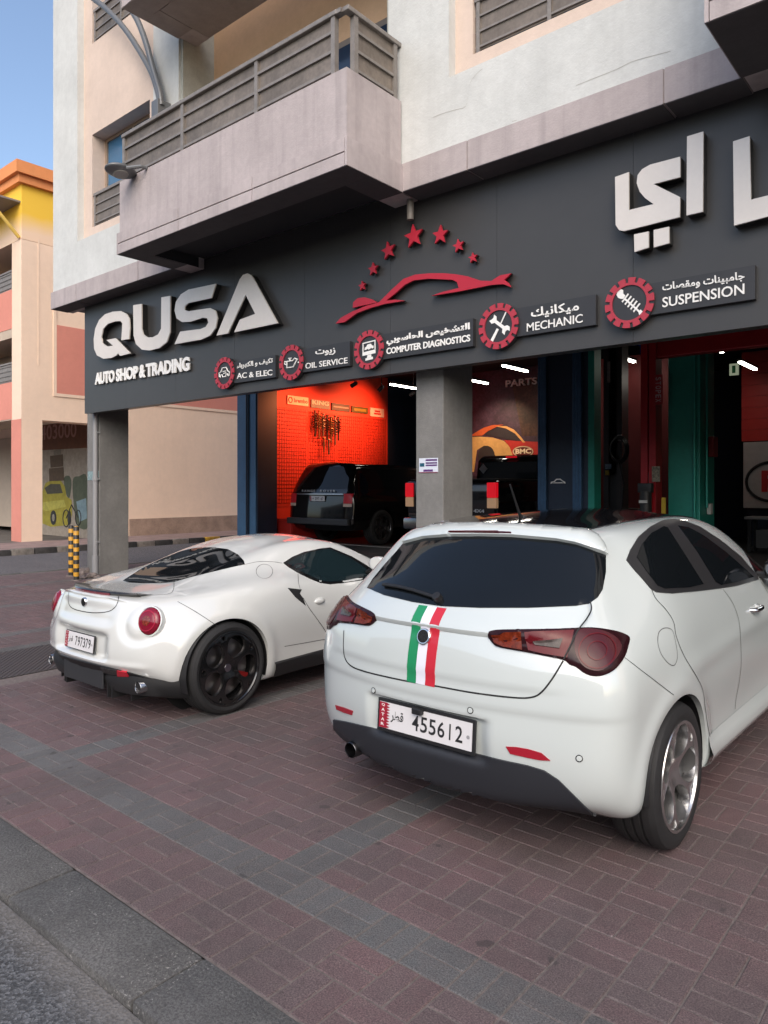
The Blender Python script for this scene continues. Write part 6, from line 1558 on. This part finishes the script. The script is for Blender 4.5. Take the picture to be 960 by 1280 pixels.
for i, (u, v, tu, tv, e) in enumerate(((457, 483, 366, 530, 260), (478, 485, 446, 533, 300), (440, 480, 409, 556, 240))):
    tg = onX(tu, tv, XW); pos = Vector((-11.35, tg.y + .35 - .1 * i, 3.9))
    t = thing('wall_spotlight', ['black spotlight aimed at the left of the tool wall', 'black spotlight aimed at the right of the tool wall', 'black spotlight aimed at the hanging shock absorbers'][i], 'spotlight', tuple(pos), 'spotlights of the tool wall')
    dv = (tg - pos).normalized(); Ms = Matrix.Translation(pos) @ dv.to_track_quat('Z', 'Y').to_matrix().to_4x4()
    MB().lathe([(0, -.16), (.045, -.16), (.05, 0), (.045, 0), (.04, -.05), (0, -.05)], Ms, 16).build('shade', M_CARBLK, t, smooth=40)
    MB().tube([pos - dv * .1, pos - dv * .1 + Vector((0, 0, .85 - .0))], .012, 6).build('stem', M_CARBLK, t)
    ld = bpy.data.lights.new('spot', 'SPOT'); ld.energy = e; ld.color = (1, .26, .09); ld.spot_size = R(95); ld.spot_blend = 1.0; ld.shadow_soft_size = .04
    lo = bpy.data.objects.new('spot', ld); COL.objects.link(lo); lo.location = pos + dv * .03; lo.rotation_euler = dv.to_track_quat('-Z', 'Y').to_euler()
# poster of a racing car, PARTS lettering
yp = 16.195
PO = thing('car_poster', 'wall poster of an orange and red racing car with an oval badge', 'poster', (-10, yp, 2))
def pp(u, v, k): return onY(u, v, yp - .004 * k)
def pol(name, P, col, k, cv=False, var=.2):
    q = [pp(u, v, k) for u, v in zq(P, 480, 320)]
    if cv: q = smooth_path(q, 4, True)
    return MB().prism(q, (0, .002, 0)).build(name, mat('poster_' + name, col, .45, var=var, vscale=2), PO)
pol('sheet', [(400,480),(790,430),(790,1100),(400,1100)], (.075, .040, .070), 0, var=.6)
pol('glow', [(640,640),(790,600),(790,900),(690,900)], (.10, .045, .03), 1, var=.7)
pol('body', [(425,905),(480,903),(545,908),(600,925),(640,965),(650,1060),(600,1080),(565,1010),(535,965),(500,948),(465,970),(450,1080),(425,1080)], (.62, .36, .13), 2)
pol('wing', [(425,900),(440,893),(470,875),(500,858),(545,845),(600,843),(560,856),(520,875),(490,898)], (.55, .10, .03), 3)
pol('glass', [(500,893),(530,872),(565,858),(620,864),(655,890),(690,925),(620,918),(560,905)], (.03, .025, .03), 3)
pol('bonnet', [(600,920),(690,926),(790,930),(790,1010),(700,1020),(645,1000),(628,955)], (.48, .03, .025), 3)
pol('pillar', [(560,852),(610,850),(650,868),(685,905),(706,932),(694,932),(655,888),(610,862)], (.70, .36, .13), 4)
pol('wheel', [(512 + 42 * math.cos(a), 1000 + 52 * math.sin(a)) for a in np.linspace(0, 6.283, 18, endpoint=False)], (.03, .03, .03), 4)
pol('oval', [(695 + 52 * math.cos(a), 978 + 28 * math.sin(a)) for a in np.linspace(0, 6.283, 22, endpoint=False)], (.65, .50, .34), 5)
pol('oval_field', [(695 + 46 * math.cos(a), 978 + 23 * math.sin(a)) for a in np.linspace(0, 6.283, 22, endpoint=False)], (.12, .02, .015), 6)
m = MB(); a = pp(480 + 657 / 4, 320 + 990 / 4, 7); b_ = pp(480 + 735 / 4, 320 + 986 / 4, 7); h_ = pp(480 + 657 / 4, 320 + 965 / 4, 7)
text_fit(m, 'BMC', a, (1, 0, 0), (0, 0, 1), b_.x - a.x, h_.z - a.z, .04); m.build('lettering', mat('poster_cream', (.75, .62, .45), .5), PO)
PT = thing('parts_lettering', 'brushed metal lettering PARTS high on the plum wall above the poster', 'sign', tuple(pp(650, 480, 0)))
m = MB(); a = pp(632, 484, 8); b_ = pp(671, 479.5, 8); h_ = pp(632, 475.5, 8)
text_fit(m, 'PARTS', a, (1, 0, 0), (0, 0, 1), b_.x - a.x, h_.z - a.z, .02, .03, nrm=(0, 1, 0)); m.build('letter', mat('parts_metal', (.55, .52, .52), .4, .3), PT)
# little car outline on the blue pier
q0 = onY(697, 602, 10.592); PC = thing('pier_emblem', 'small white car outline stuck on the dark blue pier', 'sticker', tuple(q0))
m = MB(); m.prism([Vector((q0.x + x * .13, 10.594, q0.z + z * .13)) for x, z in ((-1,-.25),(-.9,-.02),(-.5,.06),(-.2,.34),(.35,.36),(.7,.1),(1,-.05),(1.02,-.25),(.8,-.2),(.7,-.02),(.3,.22),(-.15,.2),(-.4,-.05),(-.7,-.12),(-.8,-.25))], (0, .004, 0)); m.build('outline', M_LETS, PC)
m = MB(); m.prism([Vector((q0.x + x * .13, 10.5925, q0.z + z * .13)) for x, z in ((-.75,-.2),(-.4,-.1),(.6,-.08),(.75,-.2))], (0, .005, 0)); m.build('sill', M_LETS, PC)
# exit sign, logo board and bench of the right bay
a = onY(918, 462, 15.0); EX = thing('exit_sign', 'small pale exit sign box hanging beside the long tube light', 'sign', tuple(a)); MB().box(a.x - .08, a.x + .08, 14.96, 15.0, a.z - .11, a.z + .11).build('box', mat('exit_box', (.40, .45, .32), .5, emit=.25), EX)
m = MB(); m.box(a.x - .03, a.x + .03, 14.953, 14.958, a.z - .07, a.z + .07); m.build('pictogram', mat('exit_green', (.02, .25, .08), .5), EX)
ylb = 17.25; a = onY(929, 553, ylb); b_ = onY(929, 635, ylb)
LBo = thing('logo_board', 'white board with a red R in a black oval under the red shutter', 'board', (a.x, ylb, b_.z)); MB().box(a.x, a.x + 2.6, ylb, ylb + .06, b_.z, a.z, .01).build('panel', mat('board_white', (.42, .40, .39), .4, var=.1), LBo)
cc = onY(966, 602, ylb - .01); MB().tube([(cc.x + .52 * math.cos(t), ylb - .008, cc.z + .42 * math.sin(t)) for t in np.linspace(0, 6.283, 40, endpoint=False)], .03, 6, closed=True).build('oval', M_BLACK, LBo)
m = MB(); text_fit(m, 'R', (cc.x - .22, ylb - .012, cc.z - .22), (1, 0, 0), (0, 0, 1), .40, .46, .05); m.build('letter', mat('board_red', (.45, .02, .02), .5), LBo)
a = onY(930, 646, 15.5); BN = thing('work_bench', 'low steel work bench below the logo board at the right edge', 'bench', (a.x, 15.5, FZ))
MB().box(a.x, a.x + 2.2, 15.5, 16.1, a.z - .05, a.z, .008).build('top', mat('bench_steel', (.25, .25, .25), .35, .6), BN)
for dx in (.05, 2.1):
    for dy in (.05, .5): MB().box(a.x + dx, a.x + dx + .06, 15.5 + dy, 15.56 + dy, FZ, a.z - .05).build('leg', M_CARBLK, BN)
MB().box(a.x + .2, a.x + 2.0, 15.55, 16.0, FZ + .1, a.z - .25, .01).build('drawer_unit', mat('bench_drawer', (.12, .12, .12), .4, .3), BN)
# red creeper and shelf by the orange wall foot
p = onX(352, 640, -12.6); 
RB = thing('tool_chest', 'low red tool chest at the foot of the orange wall beside the blue pier', 'tool chest', (-12.55, 11.6, FZ))
MB().box(-12.85, -12.35, 11.3, 12.2, FZ + .08, FZ + .55, .015).build('body', mat('chest_red', (.30, .015, .012), .4), RB)
for k in range(3): MB().box(-12.349, -12.335, 11.34, 12.16, FZ + .11 + k * .145, FZ + .235 + k * .145, .003).build('drawer', mat('chest_red', (.30, .015, .012), .4), RB)

# coiled hose on the black lift, parts trolley and a stack of tyres deeper in the bays
hs = thing('air_hose', 'black coiled air hose hung on the right side of the black lift', 'hose', tuple(onY(772, 562, 12.85)))
a = onY(774, 562, 12.85); m = MB()
for k in range(3): m.tube([(a.x + (.17 - .015 * k) * math.cos(t), 12.86 - .03 * k, a.z + (.24 - .02 * k) * math.sin(t)) for t in np.linspace(0, 6.283, 24, endpoint=False)], .016, 6, closed=True)
m.tube([(a.x, 12.84, a.z - .22), (a.x + .1, 12.8, a.z - .6), (a.x + .05, 12.7, FZ + .02)], .016, 6); m.build('coil', M_CARBLK, hs, smooth=50)
MB().box(a.x - .04, a.x + .04, 12.86, 12.90, a.z + .16, a.z + .27, .005).build('hook', M_DISC, hs)
ts = [thing('spare_tyre', lab, 'tyre', (-7.25, 15.6, FZ + .24 * k), 'stacked tyres by the red panels') for k, lab in enumerate(('lowest tyre of the stack by the red panels', 'middle tyre of the stack by the red panels', 'top tyre of the stack by the red panels'))]
for k, t in enumerate(ts):
    MB().lathe([(.20, .0), (.28, -.005), (.32, .02), (.33, .06), (.33, .17), (.32, .21), (.28, .235), (.20, .23), (.19, .12)], Matrix.Translation((-7.25 + .02 * k, 15.6, FZ + .24 * k)), 40, closed=True).build('carcass', M_TYRE, t, smooth=40)
tr = thing('parts_trolley', 'grey steel parts trolley in front of the dark red partition', 'trolley', (-5.3, 13.6, FZ))
for z in (.35, .85): MB().box(-5.6, -5.0, 13.4, 13.8, FZ + z, FZ + z + .03).build('shelf', M_DISC, tr)
for x in (-5.58, -5.04):
    for y in (13.42, 13.76): MB().box(x, x + .03, y, y + .03, FZ + .05, FZ + .95).build('leg', M_DISC, tr)
rl_ = onY(745, 597, 12.6); wl = thing('warning_lamp', 'small round red warning lamp left of the black lift', 'lamp', tuple(rl_))
MB().lathe([(0, 0), (.06, .01), (.075, .05), (.05, .11), (0, .13)], Matrix.Translation(rl_), 20).build('dome', mat('lamp_dome', (.45, .03, .03), .25), wl, smooth=50)
MB().tube([(rl_.x, 12.6, FZ), (rl_.x, 12.6, rl_.z)], .02, 8).build('post', M_CARBLK, wl)

pl_ = Vector((-9.9, 14.7, 4.25)); tgp = Vector((-9.75, 16.2, 2.3)); dv = (tgp - pl_).normalized(); Ms = Matrix.Translation(pl_) @ dv.to_track_quat('Z', 'Y').to_matrix().to_4x4()
t = thing('poster_spotlight', 'black ceiling spotlight aimed at the racing car poster', 'spotlight', tuple(pl_))
MB().lathe([(0, -.16), (.045, -.16), (.05, 0), (.045, 0), (.04, -.05), (0, -.05)], Ms, 16).build('shade', M_CARBLK, t, smooth=40)
MB().tube([pl_ - dv * .1, pl_ - dv * .1 + Vector((0, 0, .3))], .012, 6).build('stem', M_CARBLK, t)
ld = bpy.data.lights.new('spot', 'SPOT'); ld.energy = 170; ld.color = (1, .74, .48); ld.spot_size = R(80); ld.spot_blend = 1.0; ld.shadow_soft_size = .04
lo_ = bpy.data.objects.new('spot', ld); COL.objects.link(lo_); lo_.location = pl_ + dv * .03; lo_.rotation_euler = dv.to_track_quat('-Z', 'Y').to_euler()
